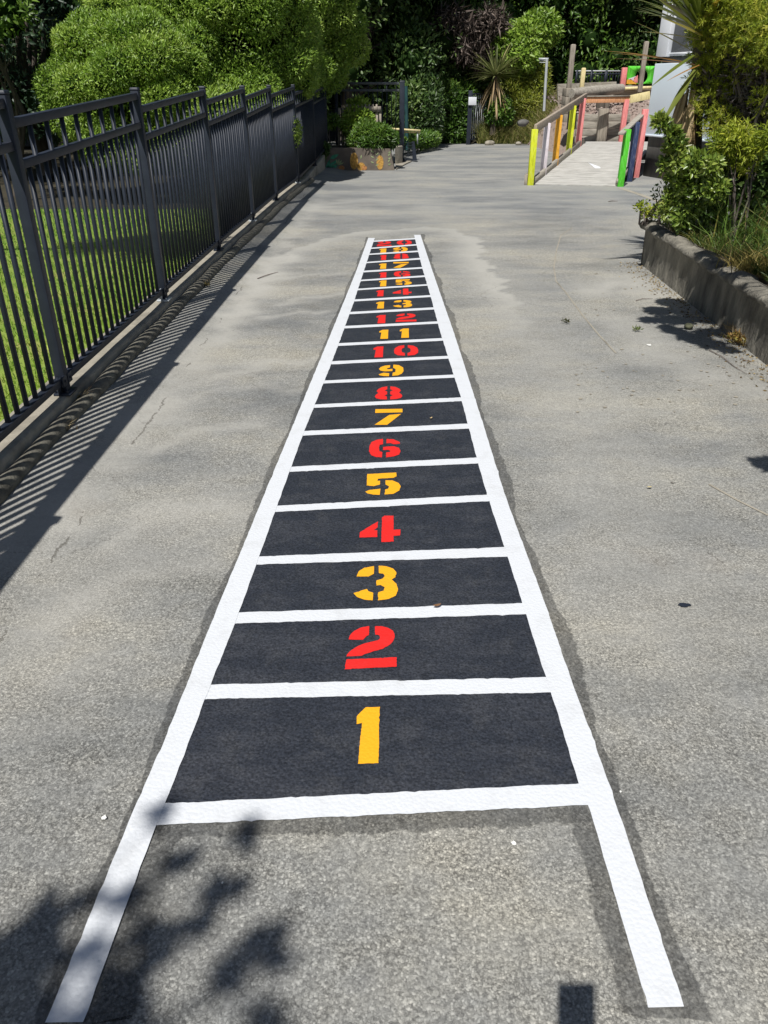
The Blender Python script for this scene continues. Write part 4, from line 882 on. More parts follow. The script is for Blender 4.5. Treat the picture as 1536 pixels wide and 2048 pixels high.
# --- dense dark evergreens across the back; their tops reach out over the gate and keep the floor in shade
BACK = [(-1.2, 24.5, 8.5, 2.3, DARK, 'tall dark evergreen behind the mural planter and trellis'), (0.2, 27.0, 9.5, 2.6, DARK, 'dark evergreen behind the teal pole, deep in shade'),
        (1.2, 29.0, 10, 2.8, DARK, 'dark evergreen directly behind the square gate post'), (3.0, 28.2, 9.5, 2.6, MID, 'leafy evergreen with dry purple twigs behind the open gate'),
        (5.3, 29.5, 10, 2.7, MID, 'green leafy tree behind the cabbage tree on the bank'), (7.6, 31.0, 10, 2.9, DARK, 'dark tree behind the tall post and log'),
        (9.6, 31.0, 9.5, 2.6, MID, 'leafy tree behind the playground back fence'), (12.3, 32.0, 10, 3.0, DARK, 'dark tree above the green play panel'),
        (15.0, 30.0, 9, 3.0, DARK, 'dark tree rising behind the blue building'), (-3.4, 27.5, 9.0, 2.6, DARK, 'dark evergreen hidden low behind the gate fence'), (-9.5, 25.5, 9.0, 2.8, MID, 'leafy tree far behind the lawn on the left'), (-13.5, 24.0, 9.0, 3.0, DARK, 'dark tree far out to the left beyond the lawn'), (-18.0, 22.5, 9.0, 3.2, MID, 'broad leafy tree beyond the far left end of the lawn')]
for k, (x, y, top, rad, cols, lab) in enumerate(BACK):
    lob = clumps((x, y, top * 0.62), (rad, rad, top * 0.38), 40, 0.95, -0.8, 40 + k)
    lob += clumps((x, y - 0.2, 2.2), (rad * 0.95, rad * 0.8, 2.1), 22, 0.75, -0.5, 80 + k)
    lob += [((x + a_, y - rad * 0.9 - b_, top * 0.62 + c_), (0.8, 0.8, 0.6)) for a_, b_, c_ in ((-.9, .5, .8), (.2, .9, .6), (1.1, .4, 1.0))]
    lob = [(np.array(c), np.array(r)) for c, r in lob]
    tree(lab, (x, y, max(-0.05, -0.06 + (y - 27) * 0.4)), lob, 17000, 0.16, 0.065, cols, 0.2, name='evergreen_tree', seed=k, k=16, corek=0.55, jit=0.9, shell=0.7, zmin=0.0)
# hanging bare trunk-side twigs of one of them
def twiggy(mb, c, r, n, L, cols, down=-0.2, W=0.012):
    P = np.array(c) + U3(n) * np.array(r) * rng.random((n, 1)) ** 0.4; D = U3(n) + np.array([0.0, 0, down]); put_leaves(mb, P, D, L * rng.uniform(.5, 1.3, n), W, palette(n, cols), 0.25)
TWC = [(0.06, 0.048, 0.04), (0.14, 0.11, 0.095), (0.27, 0.215, 0.185)]
dt = thing('dead_shrub', 'tangle of dry purplish twigs hanging in front of the trees above the gate', 'dead branches', tuple(at(930, 60, 26)))
m = MB(); 
for px, py, rx in ((905, 40, .8), (950, 60, .8), (985, 45, .6), (930, 95, .45), (960, 110, .3)):
    twiggy(m, at(px, py, 25.4), (rx * .7, .4, .36), 850, .32, TWC, -0.35, .009)
m.build('twigs', 'dead', dt); m = MB(); a = at(905, 30, 25.6)
for e in ((880, 75), (925, 70), (960, 100), (985, 50), (940, 110)): m.tube([a, at((905 + e[0]) / 2, (30 + e[1]) / 2 + 8, 25.5), at(*e, 25.3)], [.05, .035, .012], 6)
m.build('branches', 'twig', dt)

# --- shrubs and ground cover round the gate and the bank
def shrub(label, cs, n, L, W, cols, name='shrub', group=None, nst=14, mat='leaf', zb=None, root=(0, 0), **kw):
    lob = [(np.array(c), np.array(r, float) if not isinstance(r, (int, float)) else np.full(3, float(r))) for c, r in cs]
    b = np.mean([c for c, r in lob], 0) + np.array([root[0], root[1], 0]); z0 = zb if zb is not None else min(c[2] - r[2] for c, r in lob)
    t = thing(name, label, 'shrub', (b[0], b[1], z0)); m = MB(); g = random.Random(int(n))
    for c, r in lob[:nst]:
        s = Vector((b[0] + g.uniform(-.08, .08), b[1] + g.uniform(-.08, .08), z0)); e = Vector(c) + Vector((0, 0, r[2] * .4)); m.tube([s, s.lerp(e, .5) + Vector((g.uniform(-.05, .05), g.uniform(-.05, .05), .05)), e], [.011, .008, .003], 5)
    m.build('stems', 'twig', t); kw.setdefault('zmin', z0 + 0.02); foliage(lob, n, L, W, cols, **kw).build('foliage', mat, t); return t
A_ = lambda px, py, Y: np.array(at(px, py, Y))
shrub('bright leafy shrub tumbling over the mural planter wall', [(A_(735, 268, 17.2), (.28, .25, .22)), (A_(760, 272, 17.1), (.25, .25, .2)), (A_(775, 280, 17.1), (.2, .2, .15)), (A_(715, 285, 17.2), (.22, .2, .15)), (A_(745, 285, 17.0), (.3, .2, .12))], 3600, 0.10, 0.028, MID, upb=0.5, jit=1.0, zb=.36)
shrub('taller pale leafy shrub growing up through the timber trellis', [(A_(716, 215, 17.7), (.22, .2, .16)), (A_(706, 235, 17.6), (.2, .2, .2)), (A_(728, 240, 17.6), (.2, .2, .2)), (A_(700, 255, 17.5), (.15, .2, .15)), (A_(722, 208, 17.7), (.14, .15, .1))], 1700, 0.10, 0.045, HEDGE, jit=1.0, zb=.36)
shrub('small pale leaved shrub in the shade left of the trellis', [(A_(655, 246, 17.5), (.2, .2, .09)), (A_(668, 243, 17.5), (.14, .2, .09)), (A_(642, 250, 17.5), (.12, .2, .07))], 420, 0.10, 0.045, MID, zb=.36)
m = MB(); lob = [(A_(600 + 0, 0, 20), (.1,) * 3)]
shrub('low leafy ground cover beside the mesh panel at the path edge', [(A_(px, 277 + (px % 7), 20.4 + (px - 800) * .03), (.22, .35, .18)) for px in range(800, 872, 9)], 4200, 0.09, 0.04, MID, name='ground_cover', upb=0.6)
shrub('trailing dark leafed plant hanging over the left end of the mural', [(A_(640, 300, 16.75), (.16, .1, .14)), (A_(634, 318, 16.7), (.14, .1, .12)), (A_(648, 296, 16.8), (.1, .1, .07))], 500, 0.09, 0.035, DARK, zb=.1)
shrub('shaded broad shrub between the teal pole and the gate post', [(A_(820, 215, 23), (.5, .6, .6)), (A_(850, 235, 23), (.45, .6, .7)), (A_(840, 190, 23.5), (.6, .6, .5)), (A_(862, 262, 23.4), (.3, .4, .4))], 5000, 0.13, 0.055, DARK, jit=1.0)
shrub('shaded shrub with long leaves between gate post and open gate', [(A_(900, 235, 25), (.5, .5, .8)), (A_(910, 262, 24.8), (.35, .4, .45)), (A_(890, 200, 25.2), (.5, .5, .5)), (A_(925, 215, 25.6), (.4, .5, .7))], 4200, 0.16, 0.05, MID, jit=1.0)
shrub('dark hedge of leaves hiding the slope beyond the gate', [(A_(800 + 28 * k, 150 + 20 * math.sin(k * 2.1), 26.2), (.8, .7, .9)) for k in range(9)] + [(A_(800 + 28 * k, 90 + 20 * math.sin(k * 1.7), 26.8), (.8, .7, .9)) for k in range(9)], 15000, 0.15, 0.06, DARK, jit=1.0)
shrub('yellow green feathery bush right of the cabbage tree', [(A_(1040, 165, 25.8), (.65, .6, .65)), (A_(1065, 190, 25.6), (.55, .5, .65)), (A_(1025, 200, 25.6), (.5, .5, .7)), (A_(1075, 150, 25.8), (.35, .5, .5)), (A_(1050, 215, 25.4), (.6, .5, .45)), (A_(1035, 135, 26), (.4, .5, .4))], 12000, 0.13, 0.022, [(0.07, 0.11, 0.014), (0.17, 0.235, 0.025), (0.29, 0.34, 0.04), (0.38, 0.38, 0.07)], name='feathery_bush', jit=1.0, upb=.5)
shrub('bright green broadleaf bush above the feathery bush on the bank', [(A_(1020, 100, 25.6), (.6, .6, .55)), (A_(1050, 80, 25.8), (.7, .6, .5)), (A_(1045, 115, 25.4), (.5, .5, .4)), (A_(1080, 60, 26), (.6, .6, .5))], 4500, 0.15, 0.07, HEDGE, jit=1.0)
shrub('low leafy plant at the foot of the cabbage tree', [(A_(1000, 215, 24.6), (.3, .4, .3)), (A_(990, 228, 24.6), (.25, .3, .3)), (A_(1008, 232, 24.6), (.25, .3, .25))], 1500, 0.12, 0.06, MID)
# bank of earth with dry grass right of the gate
m = MB(); bx = np.linspace(2.55, 9.5, 40); by = np.linspace(21.6, 27.5, 30); BXX, BYY = np.meshgrid(bx, by)
edge = 24.45 - np.clip(BXX - 4.0, 0, 2.0) * 1.25
BZ = -0.05 + np.clip(BYY - edge, 0, None) * 0.5 * np.clip((BXX - 2.5) / 0.8, 0, 1) + 0.04 * np.sin(BXX * 4) * np.sin(BYY * 5); BZ = np.minimum(BZ, 1.3)
i = (np.arange(29)[:, None] * 40 + np.arange(39)[None, :]).ravel(); m.add(np.stack([BXX, BYY, BZ], -1).reshape(-1, 3), np.stack([i, i + 1, i + 41, i + 40], 1)); tag(m.build('earth_bank', 'earth', None, True), kind='structure')
n = 16000; gx = rng.uniform(2.72, 6.3, n); ed = 24.45 - np.clip(gx - 4.0, 0, 2.0) * 1.25; gy = ed + rng.random(n) ** 1.2 * 2.2; gz_ = -0.05 + np.clip(gy - ed, 0, None) * 0.5 * np.clip((gx - 2.5) / .8, 0, 1)
m = MB(); grass(m, np.stack([gx, gy, gz_], -1), 0.50, 0.014, palette(n, [(0.07, 0.12, 0.018), (0.17, 0.21, 0.04), (0.36, 0.33, 0.12), (0.52, 0.45, 0.24)], .2, np.clip(rng.normal(.5, .28, n), 0, 1)), 0.6); tag(m.build('bank_grass', 'blade'), kind='stuff')
for lab, px, py, s in (('pale rounded rock at the path edge near the open gate', 979, 287, .14), ('small pale rock at the grass edge left of the ramp', 1037, 287, .09), ('dark grey rock lying in the dry grass bank', 1046, 246, .16)):
    p = at(px, py, 24.0 if s < .15 else 23.8); m = MB(); nn, mm = 10, 7
    Vv = [p + Vector((s * (1 + .25 * math.sin(3 * j + i_)) * math.sin(math.pi * i_ / (mm - 1)) * math.cos(2 * math.pi * j / nn), s * .8 * math.sin(math.pi * i_ / (mm - 1)) * math.sin(2 * math.pi * j / nn) * (1 + .2 * math.cos(2 * j)), s * .6 * math.cos(math.pi * i_ / (mm - 1)))) for i_ in range(mm) for j in range(nn)]
    m.add(Vv, [(i_ * nn + j, (i_ + 1) * nn + j, (i_ + 1) * nn + (j + 1) % nn, i_ * nn + (j + 1) % nn) for i_ in range(mm - 1) for j in range(nn)])
    tag(m.build('rock', 'plinth' if s > .15 else 'concrete', None, True), lab, 'rock')

# --- cabbage trees
def cabbage(label, base, head, n, L, W, cols, trunk_r, skirt, seed, elmin=-0.15, low=0.0, spread=.55, SL=1.0):
    global rng
    t = thing('cabbage_tree', label, 'cabbage tree', tuple(base)); g = random.Random(seed); h = Vector(head); b = Vector(base)
    m = MB(); m.tube([b - Vector((0, 0, .1)), b.lerp(h, .35) + Vector((.02, 0, 0)), b.lerp(h, .7), h], [trunk_r * 1.3, trunk_r, trunk_r * .9, trunk_r * .8], 10); m.build('trunk', 'bark', t, True)
    m = MB()
    for k in range(n):
        a = g.uniform(0, 2 * math.pi); el = math.asin(g.uniform(elmin, 1.0)); d = (math.cos(a) * math.cos(el), math.sin(a) * math.cos(el), math.sin(el))
        f = g.random(); c = [cols[0][i] * (1 - f) + cols[1][i] * f for i in range(3)]
        if g.random() < .12: c = cols[2]
        strap(m, h + Vector(d) * trunk_r * .6, d, L * g.uniform(.75, 1.15), W * g.uniform(.8, 1.2), g.uniform(.25, .9) / L * .6, 7, c)
    m.build('crown', 'leaf_gloss', t)
    m = MB()
    for k in range(skirt):
        a = g.uniform(0, 2 * math.pi); d = (math.cos(a) * spread, math.sin(a) * spread, -.85); f = g.random(); c = [(0.66, 0.52, 0.32)[i] * (1 - f) + (0.28, 0.19, 0.09)[i] * f for i in range(3)]
        strap(m, h + Vector((math.cos(a) * trunk_r, math.sin(a) * trunk_r, -low - g.uniform(.05, .35))), d, L * SL * g.uniform(.6, 1.0), W * g.uniform(.7, 1.1), .8, 6, c)
    if skirt: m.build('dead_leaf_skirt', 'dead', t)
    return t
CBC = [(0.08, 0.13, 0.02), (0.22, 0.26, 0.05), (0.48, 0.36, 0.05)]
cabbage('slim cabbage tree with a spiky head standing on the grass bank', at(985, 262, 24.5), at(991, 152, 24.5), 110, 0.85, 0.055, [(0.09, 0.12, 0.03), (0.27, 0.29, 0.12), (0.42, 0.38, 0.18)], 0.07, 34, 3)
nb_ = gp(1405, 440, 0.33)
NEARH = at(1400, 60, 7.6)
cabbage('large cabbage tree with a skirt of dead tan leaves in the garden bed', (2.92, 7.75, .33), NEARH, 90, 0.66, 0.062, CBC, 0.06, 80, 9, 0.25, .38, .16, .72)
# the long straw-coloured leaves that reach out over the ramp
gl_ = bpy.data.objects['cabbage_tree.001'] if 'cabbage_tree.001' in bpy.data.objects else None
m = MB()
for (px0, py0), (px1, py1), wd_, c in (((1385, 128), (1205, 119), 0.040, (.50, .28, .05)), ((1385, 128), (1222, 123), .034, (.46, .27, .06)), ((1390, 130), (1224, 134), .030, (.40, .2, .07)), ((1380, 100), (1262, 57), .03, (.18, .17, .03)), ((1385, 60), (1265, 30), .03, (.14, .17, .03)),
                                       ((1390, 110), (1306, 182), .06, (.14, .18, .03)), ((1392, 140), (1322, 262), .07, (.17, .20, .04)), ((1400, 130), (1335, 172), .03, (.42, .22, .06)), ((1385, 40), (1290, 0), .06, (.22, .18, .03)), ((1402, 60), (1300, -22), .06, (.16, .20, .03)), ((1402, 62), (1328, -45), .06, (.20, .25, .04)), ((1400, 66), (1286, 28), .055, (.15, .18, .03)), ((1402, 60), (1350, -70), .06, (.18, .24, .04)), ((1400, 68), (1308, 8), .06, (.24, .27, .05)), ((1402, 72), (1318, 48), .06, (.42, .36, .05)), ((1400, 80), (1280, 78), .04, (.30, .28, .06)), ((1402, 58), (1372, -80), .06, (.2, .26, .04)), ((1395, 30), (1320, -30), .07, (.2, .26, .03))):
    a = at(px0, py0, 7.3); b = at(px1, py1, 7.0); d = b - a; l = d.length
    strap(m, a, d + Vector((0, 0, .10 * l)), l * 1.03, wd_, .12, 8, c)
m.build('outer_leaves', 'leaf_gloss', gl_)

# --- fine leaved bush with grey twiggy middle, top right
lob = [(A_(px, py, Y + .55), np.array([r, r, r * .9]) * 1.08) for px, py, Y, r in ((1415, 25, 7.1, .15), (1422, 80, 7.0, .17), (1408, 130, 7.1, .10), (1418, 155, 7.0, .16), (1428, 205, 6.9, .16), (1440, 30, 6.8, .22), (1490, 15, 6.6, .22), (1535, 10, 6.4, .24), (1430, 110, 7.0, .16), (1445, 260, 6.7, .14), (1470, 295, 6.6, .16), (1500, 275, 6.6, .12), (1560, 60, 6.2, .25), (1460, 75, 6.9, .14), (1475, 165, 6.8, .09), (1510, 130, 6.6, .09), (1445, 175, 6.9, .12), (1535, 90, 6.5, .16), (1460, 120, 6.8, .12), (1440, 235, 6.8, .11), (1530, 200, 6.5, .10), (1490, 60, 6.6, .2), (1470, -40, 6.7, .3), (1400, -40, 6.9, .25))]
fb = thing('fine_leaved_bush', 'yellow green needle leaved bush with a bare twiggy grey side at the top right', 'bush', (3.55, 6.9, .33))
m = limbs((3.55, 6.9, .33), lob, 0.045, 18, 8, 0.1); m.build('trunk', 'twig', fb, True)
m = MB()
for px, py, Y, r, n in ((1480, 110, 7.1, .30, 1500), (1510, 180, 7.0, .34, 2000), (1450, 170, 7.1, .24, 1000), (1535, 120, 6.8, .3, 1200), (1500, 240, 6.9, .26, 1100), (1535, 230, 6.8, .28, 1100), (1470, 230, 7.0, .2, 600)):
    twiggy(m, A_(px, py, Y + .5), (r, r, r * .9), n * 2, .13, [(0.12, 0.10, 0.095), (0.28, 0.24, 0.225), (0.46, 0.41, 0.40)], -.15, .0045)
m.build('dead_twigs', 'dead', fb)
# branchlets: short needles set all round little stalks
P, nn, idx = sample_lobes(lob, 3900, 0.75, .3, .4); k_ = 13; st = unit(nn * .9 + U3(len(P)) * .7 + np.array([0, 0, .35]))
PP = np.repeat(P, k_, 0) + np.repeat(st, k_, 0) * (np.tile(np.arange(k_), len(P))[:, None] / k_ * .055); DD = np.repeat(st, k_, 0) * .75 + U3(len(PP)) * .75
m = MB(); put_leaves(m, PP, DD, .036 * rng.uniform(.7, 1.2, len(PP)), .0058, palette(len(PP), YEL, .2, np.repeat(np.clip(rng.normal(.58, .25, len(P)), 0, 1), k_)), .1, 0, np.repeat(nn, k_, 0) * .4 + np.array([-.25, -.95, .5])); m.build('foliage', 'needle', fb)

# --- glossy broadleaf shrub at the corner of the bed
GLO = [(0.05, 0.095, 0.016), (0.13, 0.21, 0.03), (0.24, 0.32, 0.05), (0.38, 0.42, 0.11)]
gs = shrub('glossy green broadleaf shrub at the corner of the garden bed under the cabbage tree', [(A_(px, py, Y - .5), r) for px, py, Y, r in ((1345, 265, 7.5, .05), (1325, 250, 7.5, .055), (1318, 240, 7.5, .04), (1352, 285, 7.5, .06), (1360, 300, 7.5, .05), (1365, 325, 7.5, .10), (1390, 330, 7.4, .10), (1350, 350, 7.6, .07), (1375, 365, 7.5, .11), (1400, 380, 7.4, .10), (1350, 395, 7.6, .09), (1380, 410, 7.5, .10), (1425, 335, 7.2, .07), (1430, 380, 7.2, .09), (1340, 300, 7.6, .05), (1330, 330, 7.6, .05), (1340, 420, 7.6, .08), (1365, 440, 7.5, .08))], 6500, 0.055, 0.026, GLO, name='glossy_shrub', mat='leaf_gloss', jit=1.0, upb=.5, nst=9, root=(.30, .45), shell=.9, zb=.33, keep=.1)
shrub('small lime tinted shrublet spilling over the corner of the garden wall', [(A_(px, py, 7.75), r) for px, py, r in ((1285, 410, .045), (1278, 415, .03), (1297, 420, .05), (1310, 428, .05), (1290, 430, .04), (1322, 415, .05), (1330, 425, .05))], 420, 0.040, 0.018, YEL, name='spilling_plant', mat='leaf_gloss', jit=.9, upb=.5, shell=.9, zb=.36, keep=.1)
shrub('sparse bare stemmed sprig with few leaves above the garden wall corner', [(A_(px, py, 7.9), r) for px, py, r in ((1315, 385, .05), (1325, 375, .05), (1310, 398, .04), (1335, 395, .05))], 70, 0.045, 0.02, DARK, name='sprig', shell=.9, zb=.36, keep=.1)
shrub('dark broadleaf shrub in the shade at the right of the garden bed', [(A_(px, py, Y), r) for px, py, Y, r in ((1440, 320, 7.3, .12), (1470, 335, 7.3, .13), (1440, 365, 7.4, .14), (1525, 300, 7.0, .10), (1500, 315, 7.2, .08), (1545, 330, 7.0, .12), (1455, 400, 7.3, .12), (1420, 420, 7.2, .10), (1490, 380, 7.2, .14), (1525, 360, 7.1, .14), (1545, 390, 7.0, .14), (1500, 420, 7.0, .12))], 2400, 0.085, 0.05, DARK, name='dark_shrub', mat='leaf_gloss', jit=1.0, shell=.9, zb=.33, keep=.1)
# tall seed stalk arcs and the long grass of the bed
n = 13000; gx = rng.uniform(2.62, 5.6, n); gy = rng.uniform(-1.5, 7.3, n); ok = gx > 2.66 + .05 * rng.random(n); gx, gy = gx[ok], gy[ok]; n = len(gx)
m = MB(); grass(m, np.stack([gx, gy, np.full(n, .34)], -1), 0.42, 0.008, palette(n, [(0.04, 0.09, 0.014), (0.085, 0.155, 0.025), (0.15, 0.23, 0.04), (0.30, 0.28, 0.07)], .2, np.clip(rng.normal(.40, .24, n), 0, 1)), .75)
n = 2600; gx = 2.60 + rng.random(n) ** 2 * .35; gy = rng.uniform(2.0, 7.5, n); grass(m, np.stack([gx, gy, np.full(n, .37)], -1), 0.13, 0.005, palette(n, [(0.03, 0.07, 0.012), (0.08, 0.13, 0.02), (0.3, 0.26, 0.08)], .2), .9)
n = 550; gx = rng.normal(3.45, .22, n); gy = rng.normal(5.6, .55, n); grass(m, np.stack([gx, gy, np.full(n, .34)], -1), 0.55, 0.006, palette(n, [(0.10, 0.075, 0.02), (0.25, 0.17, 0.06), (0.38, 0.3, 0.12)], .2), .8)
tag(m.build('bed_grass', 'blade'), kind='stuff')
for lab, (px, py), Y, c in (('tuft of golden dry grass on top of the garden wall at the right', (1515, 525), 5.7, [(0.20, 0.16, 0.04), (0.42, 0.34, 0.12)]), ('small reddish weed tuft on the wall top by the shrub', (1385, 438), 7.2, [(0.25, 0.12, 0.02), (0.2, 0.22, 0.04)])):
    p = at(px, py, Y); n = 260; m = MB(); r_ = .10 if Y < 6 else .05; grass(m, np.stack([rng.normal(p.x, r_, n), rng.normal(p.y, r_, n), np.full(n, .35)], -1), .22 if Y < 6 else .10, .006, palette(n, c), .9); tag(m.build('grass_tuft', 'blade'), lab, 'weed')

# ================================================================== LITTER AND WEEDS ON THE PATH
def leaf_litter(label, px, py, l, w_, ang, col, curl=.3, z=0.010, name='fallen_leaf'):
    p = gp(px, py, z); m = MB(); c, s_ = math.cos(ang), math.sin(ang); V = []; k = 6
    for i_ in range(k + 1):
        t = i_ / k; ww = w_ * math.sin(math.pi * min(1, t * .93 + .05)) ** .8 / 2; x = (t - .5) * l; h = curl * l * (t - .5) ** 2
        for sd, hh in ((1, .25), (0, 0), (-1, .3)): V.append((p.x + c * x - s_ * sd * ww, p.y + s_ * x + c * sd * ww, p.z + h + hh * ww))
    m.add(V, [(3 * i_ + a, 3 * i_ + a + 1, 3 * i_ + a + 4, 3 * i_ + a + 3) for i_ in range(k) for a in (0, 1)], 0, np.array(col))
    return tag(m.build(name, 'dead', None, True), label, 'leaf')
leaf_litter('curled brown dead leaf lying on the rung between boxes 2 and 3', 874, 1211, .030, .013, .35, (.22, .12, .06), .6, .014)
leaf_litter('tiny pale yellow leaf lying in box number 7 right of the digit', 862, 836, .022, .010, .9, (.62, .45, .22), .6, .012)
leaf_litter('small pale leaf lying alone on the asphalt right of box 4', 1299, 974, .022, .012, .2, (.55, .47, .26))
leaf_litter('thin dark leaf sliver beside the pale leaf right of box 4', 1345, 966, .018, .006, -.8, (.08, .06, .04), z=.004)
leaf_litter('tiny dark leaf beside the edge of the fence shadow', 383, 691, .020, .012, .4, (.10, .06, .04), z=.006)
for lab, px, py, r_ in (('white paper scrap on the asphalt left of the lowest rung', 208, 1636, .006), ('white petal on the asphalt inside the ladder feet', 1027, 1687, .0055), ('white petal on the path below the small green weed', 1298, 690, .016), ('white speck on the dark primer by the lowest rung right end', 1241, 1584, .0025), ('white speck of paint on the path left of the ladder foot', 445, 1766, .0022)):
    p = gp(px, py, .004); n = 9; P = [p + Vector((r_ * (1 + .35 * math.sin(3 * k + px)) * math.cos(6.283 * k / n), r_ * (1 + .3 * math.cos(2 * k + py)) * math.sin(6.283 * k / n), 0)) for k in range(n)]
    m = MB(); m.prism(P, (0, 0, .0025)); tag(m.build('white_scrap', 'petal'), lab, 'scrap')
m = MB(); p = gp(1369, 1210, .003); n = 14; P = [p + Vector((.021 * (1 + .12 * math.sin(3 * k)) * math.cos(6.283 * k / n), .0105 * (1 + .2 * math.cos(5 * k)) * math.sin(6.283 * k / n), 0)) for k in range(n)]
m.prism(P, (0, 0, .002)); tag(m.build('dark_stone', 'steel', None, True), 'flat dark stone set in the asphalt on the right of box 3', 'stone')
def weed(label, px, py, r_, n, l, cols, z=0.01, dry=0):
    p = gp(px, py, z); P = np.array(p) + rng.normal(0, 1, (n, 3)) * np.array([r_ * .5, r_ * .5, 0]); D = U3(n) * np.array([1, 1, .5]) + np.array([0, 0, .55])
    m = MB(); put_leaves(m, P + np.array([0, 0, 1]) * rng.random((n, 1)) * r_ * .6, D, l * rng.uniform(.6, 1.2, n), l * .28, palette(n, cols), .3)
    if dry: grass(m, P[rng.integers(0, n, dry)], l * 2.2, .0025, palette(dry, [(.28, .2, .1), (.45, .36, .2)]), 1.0)
    return tag(m.build('weed', 'leaf'), label, 'weed')
WD = [(.05, .09, .015), (.14, .19, .03), (.26, .28, .07)]
weed('small green weed sprig on the asphalt right of the ladder', 1275, 661, .022, 24, .032, WD)
weed('flattened dark weed sprig on the asphalt near the curved seam', 1133, 645, .02, 18, .03, [(.05, .06, .02), (.12, .12, .05)])
weed('large dry reddish weed growing at the foot of the garden wall', 1478, 685, .075, 190, .045, [(.20, .09, .03), (.36, .24, .06), (.30, .28, .08)], dry=60)
weed('grey dried flower stem with thin stalks against the garden wall', 1464, 660, .035, 20, .03, [(.25, .2, .15), (.35, .3, .22)], .05, dry=70)
weed('dry straw coloured weed clump on the pipe by the nearest fence post', 163, 806, .035, 70, .035, [(.10, .10, .03), (.3, .25, .1), (.4, .33, .16)], .06, dry=50)
weed('straw wisps by the pipe left of the fence shadow', 128, 862, .04, 20, .03, [(.35, .24, .12), (.5, .38, .2)], .045, dry=45)
weed('little green weed growing beside the pipe', 274, 700, .022, 36, .03, WD, .05)
weed('little dry weed on the pipe near the second fence post', 413, 572, .022, 30, .03, [(.10, .10, .03), (.3, .25, .1)], .06, dry=20)
weed('tiny weed at the foot of the pipe at the left edge', 45, 940, .015, 16, .02, [(.2, .12, .05), (.2, .2, .06)], .05)
for lab, a, b, r_ in (('long thin dry stalk lying on the path below the garden wall', (1418, 700), (1494, 748), .003), ('short grey twig on the path beside the fence shadow', (515, 557), (556, 544), .004), ('thin dark twig lying on the far path left of the garden bed', (1217, 403), (1236, 402), .006), ('small bent twig near the long stalk by the wall', (1480, 718), (1496, 722), .003), ('dark twig on the path near the dry weed', (1272, 601), (1306, 597), .003)):
    p, q = gp(*a, .006), gp(*b, .006); m = MB(); m.tube([p, p.lerp(q, .35) + Vector((.01, .02, .004)), p.lerp(q, .7) + Vector((-.006, .01, .0)), q], [r_, r_, r_ * .8, r_ * .4], 6)
    tag(m.build('twig', 'twig', None, True), lab, 'twig')
m = MB(); p = at(1335, 486, 7.35); q = at(1346, 493, 7.28); e = at(1360, 478, 7.2); m.tube([p, q], .006, 6); m.tube([q, e], .005, 6); tag(m.build('twig', 'twig'), 'forked pale twig caught on the face of the garden wall', 'twig')
m = MB(); c = gp(1377, 655, .012); nn, mm = 8, 6; s_ = .035
m.add([c + Vector((s_ * math.sin(math.pi * i_ / 5) * math.cos(.785 * j), s_ * math.sin(math.pi * i_ / 5) * math.sin(.785 * j), s_ * .6 * math.cos(math.pi * i_ / 5) + .01)) for i_ in range(6) for j in range(8)], [(i_ * 8 + j, (i_ + 1) * 8 + j, (i_ + 1) * 8 + (j + 1) % 8, i_ * 8 + (j + 1) % 8) for i_ in range(5) for j in range(8)])
tag(m.build('mossy_stone', 'moss', None, True), 'round mossy stone in the leaf shadow by the garden wall', 'stone')
# pale chips and flecks scattered on the right of the path
m = MB(); n = 90
for k in range(n):
    px = rng.uniform(1150, 1500); py = rng.uniform(540, 640) if k < 40 else rng.uniform(690, 830)
    if k < 40 and px > 1240 + (py - 540) * .6: continue
    p = gp(px, py, .0035); r_ = rng.uniform(.004, .011); q = [p + Vector((r_ * (1 + .4 * rng.random()) * math.cos(6.283 * a / 6), r_ * (1 + .4 * rng.random()) * math.sin(6.283 * a / 6), 0)) for a in range(6)]
    m.prism(q, (0, 0, .0012))
tag(m.build('lichen_flecks', 'concrete'), kind='stuff')

# ================================================================== OUTSIDE THE FRAME: THE TREES THAT THROW THE LEAF SHADE, AND THE PHOTOGRAPHER
def up(px, py, h, z=0.0):
    p = gp(px, py, z); k = (h - z) / -SUN.z; return np.array([p.x - SUN.x * k, p.y - SUN.y * k, h])
sp = [(30, 1905, 4.6, .05), (75, 1870, 4.7, .035), (115, 1840, 4.6, .03), (125, 1900, 4.6, .03), (60, 1950, 4.7, .05), (10, 1960, 4.7, .07), (20, 2010, 4.7, .06), (90, 2020, 4.8, .04), (245, 1985, 4.7, .038), (280, 2030, 4.9, .045), (225, 2040, 4.7, .03), (195, 1905, 4.6, .012), (205, 1800, 4.6, .014), (315, 1870, 4.3, .026), (340, 1890, 4.4, .02), (325, 1915, 4.4, .014), (553, 1880, 4.5, .024), (562, 1905, 4.5, .020), (475, 1955, 4.6, .018), (495, 1930, 4.6, .015), (515, 1672, 4.2, .018), (345, 1632, 4.3, .012), (385, 1717, 4.3, .016), (455, 1790, 4.5, .020), (485, 1770, 4.5, .018), (420, 1850, 4.5, .018), (285, 1795, 4.4, .014), (555, 2040, 4.8, .016), (150, 2100, 4.9, .07), (40, 2150, 5, .10), (300, 2120, 5, .06), (120, 1815, 4.6, .02)]
sp = [(px - 22, py, h, r * .92) for px, py, h, r in sp]
lob = [(up(px, py, h), np.array([r, r, r])) for px, py, h, r in sp]
far_l = clumps((-5.9, -6.6, 6.3), (1.8, 1.8, 1.3), 34, .6, -.7, 77)
t = thing('shade_tree', 'leafy tree standing behind the photographer, its branch shading the lower left corner', 'tree', (-5.0, -5.8, 0))
m = limbs((-5.0, -5.8, 0), far_l, .15, 14, 5)
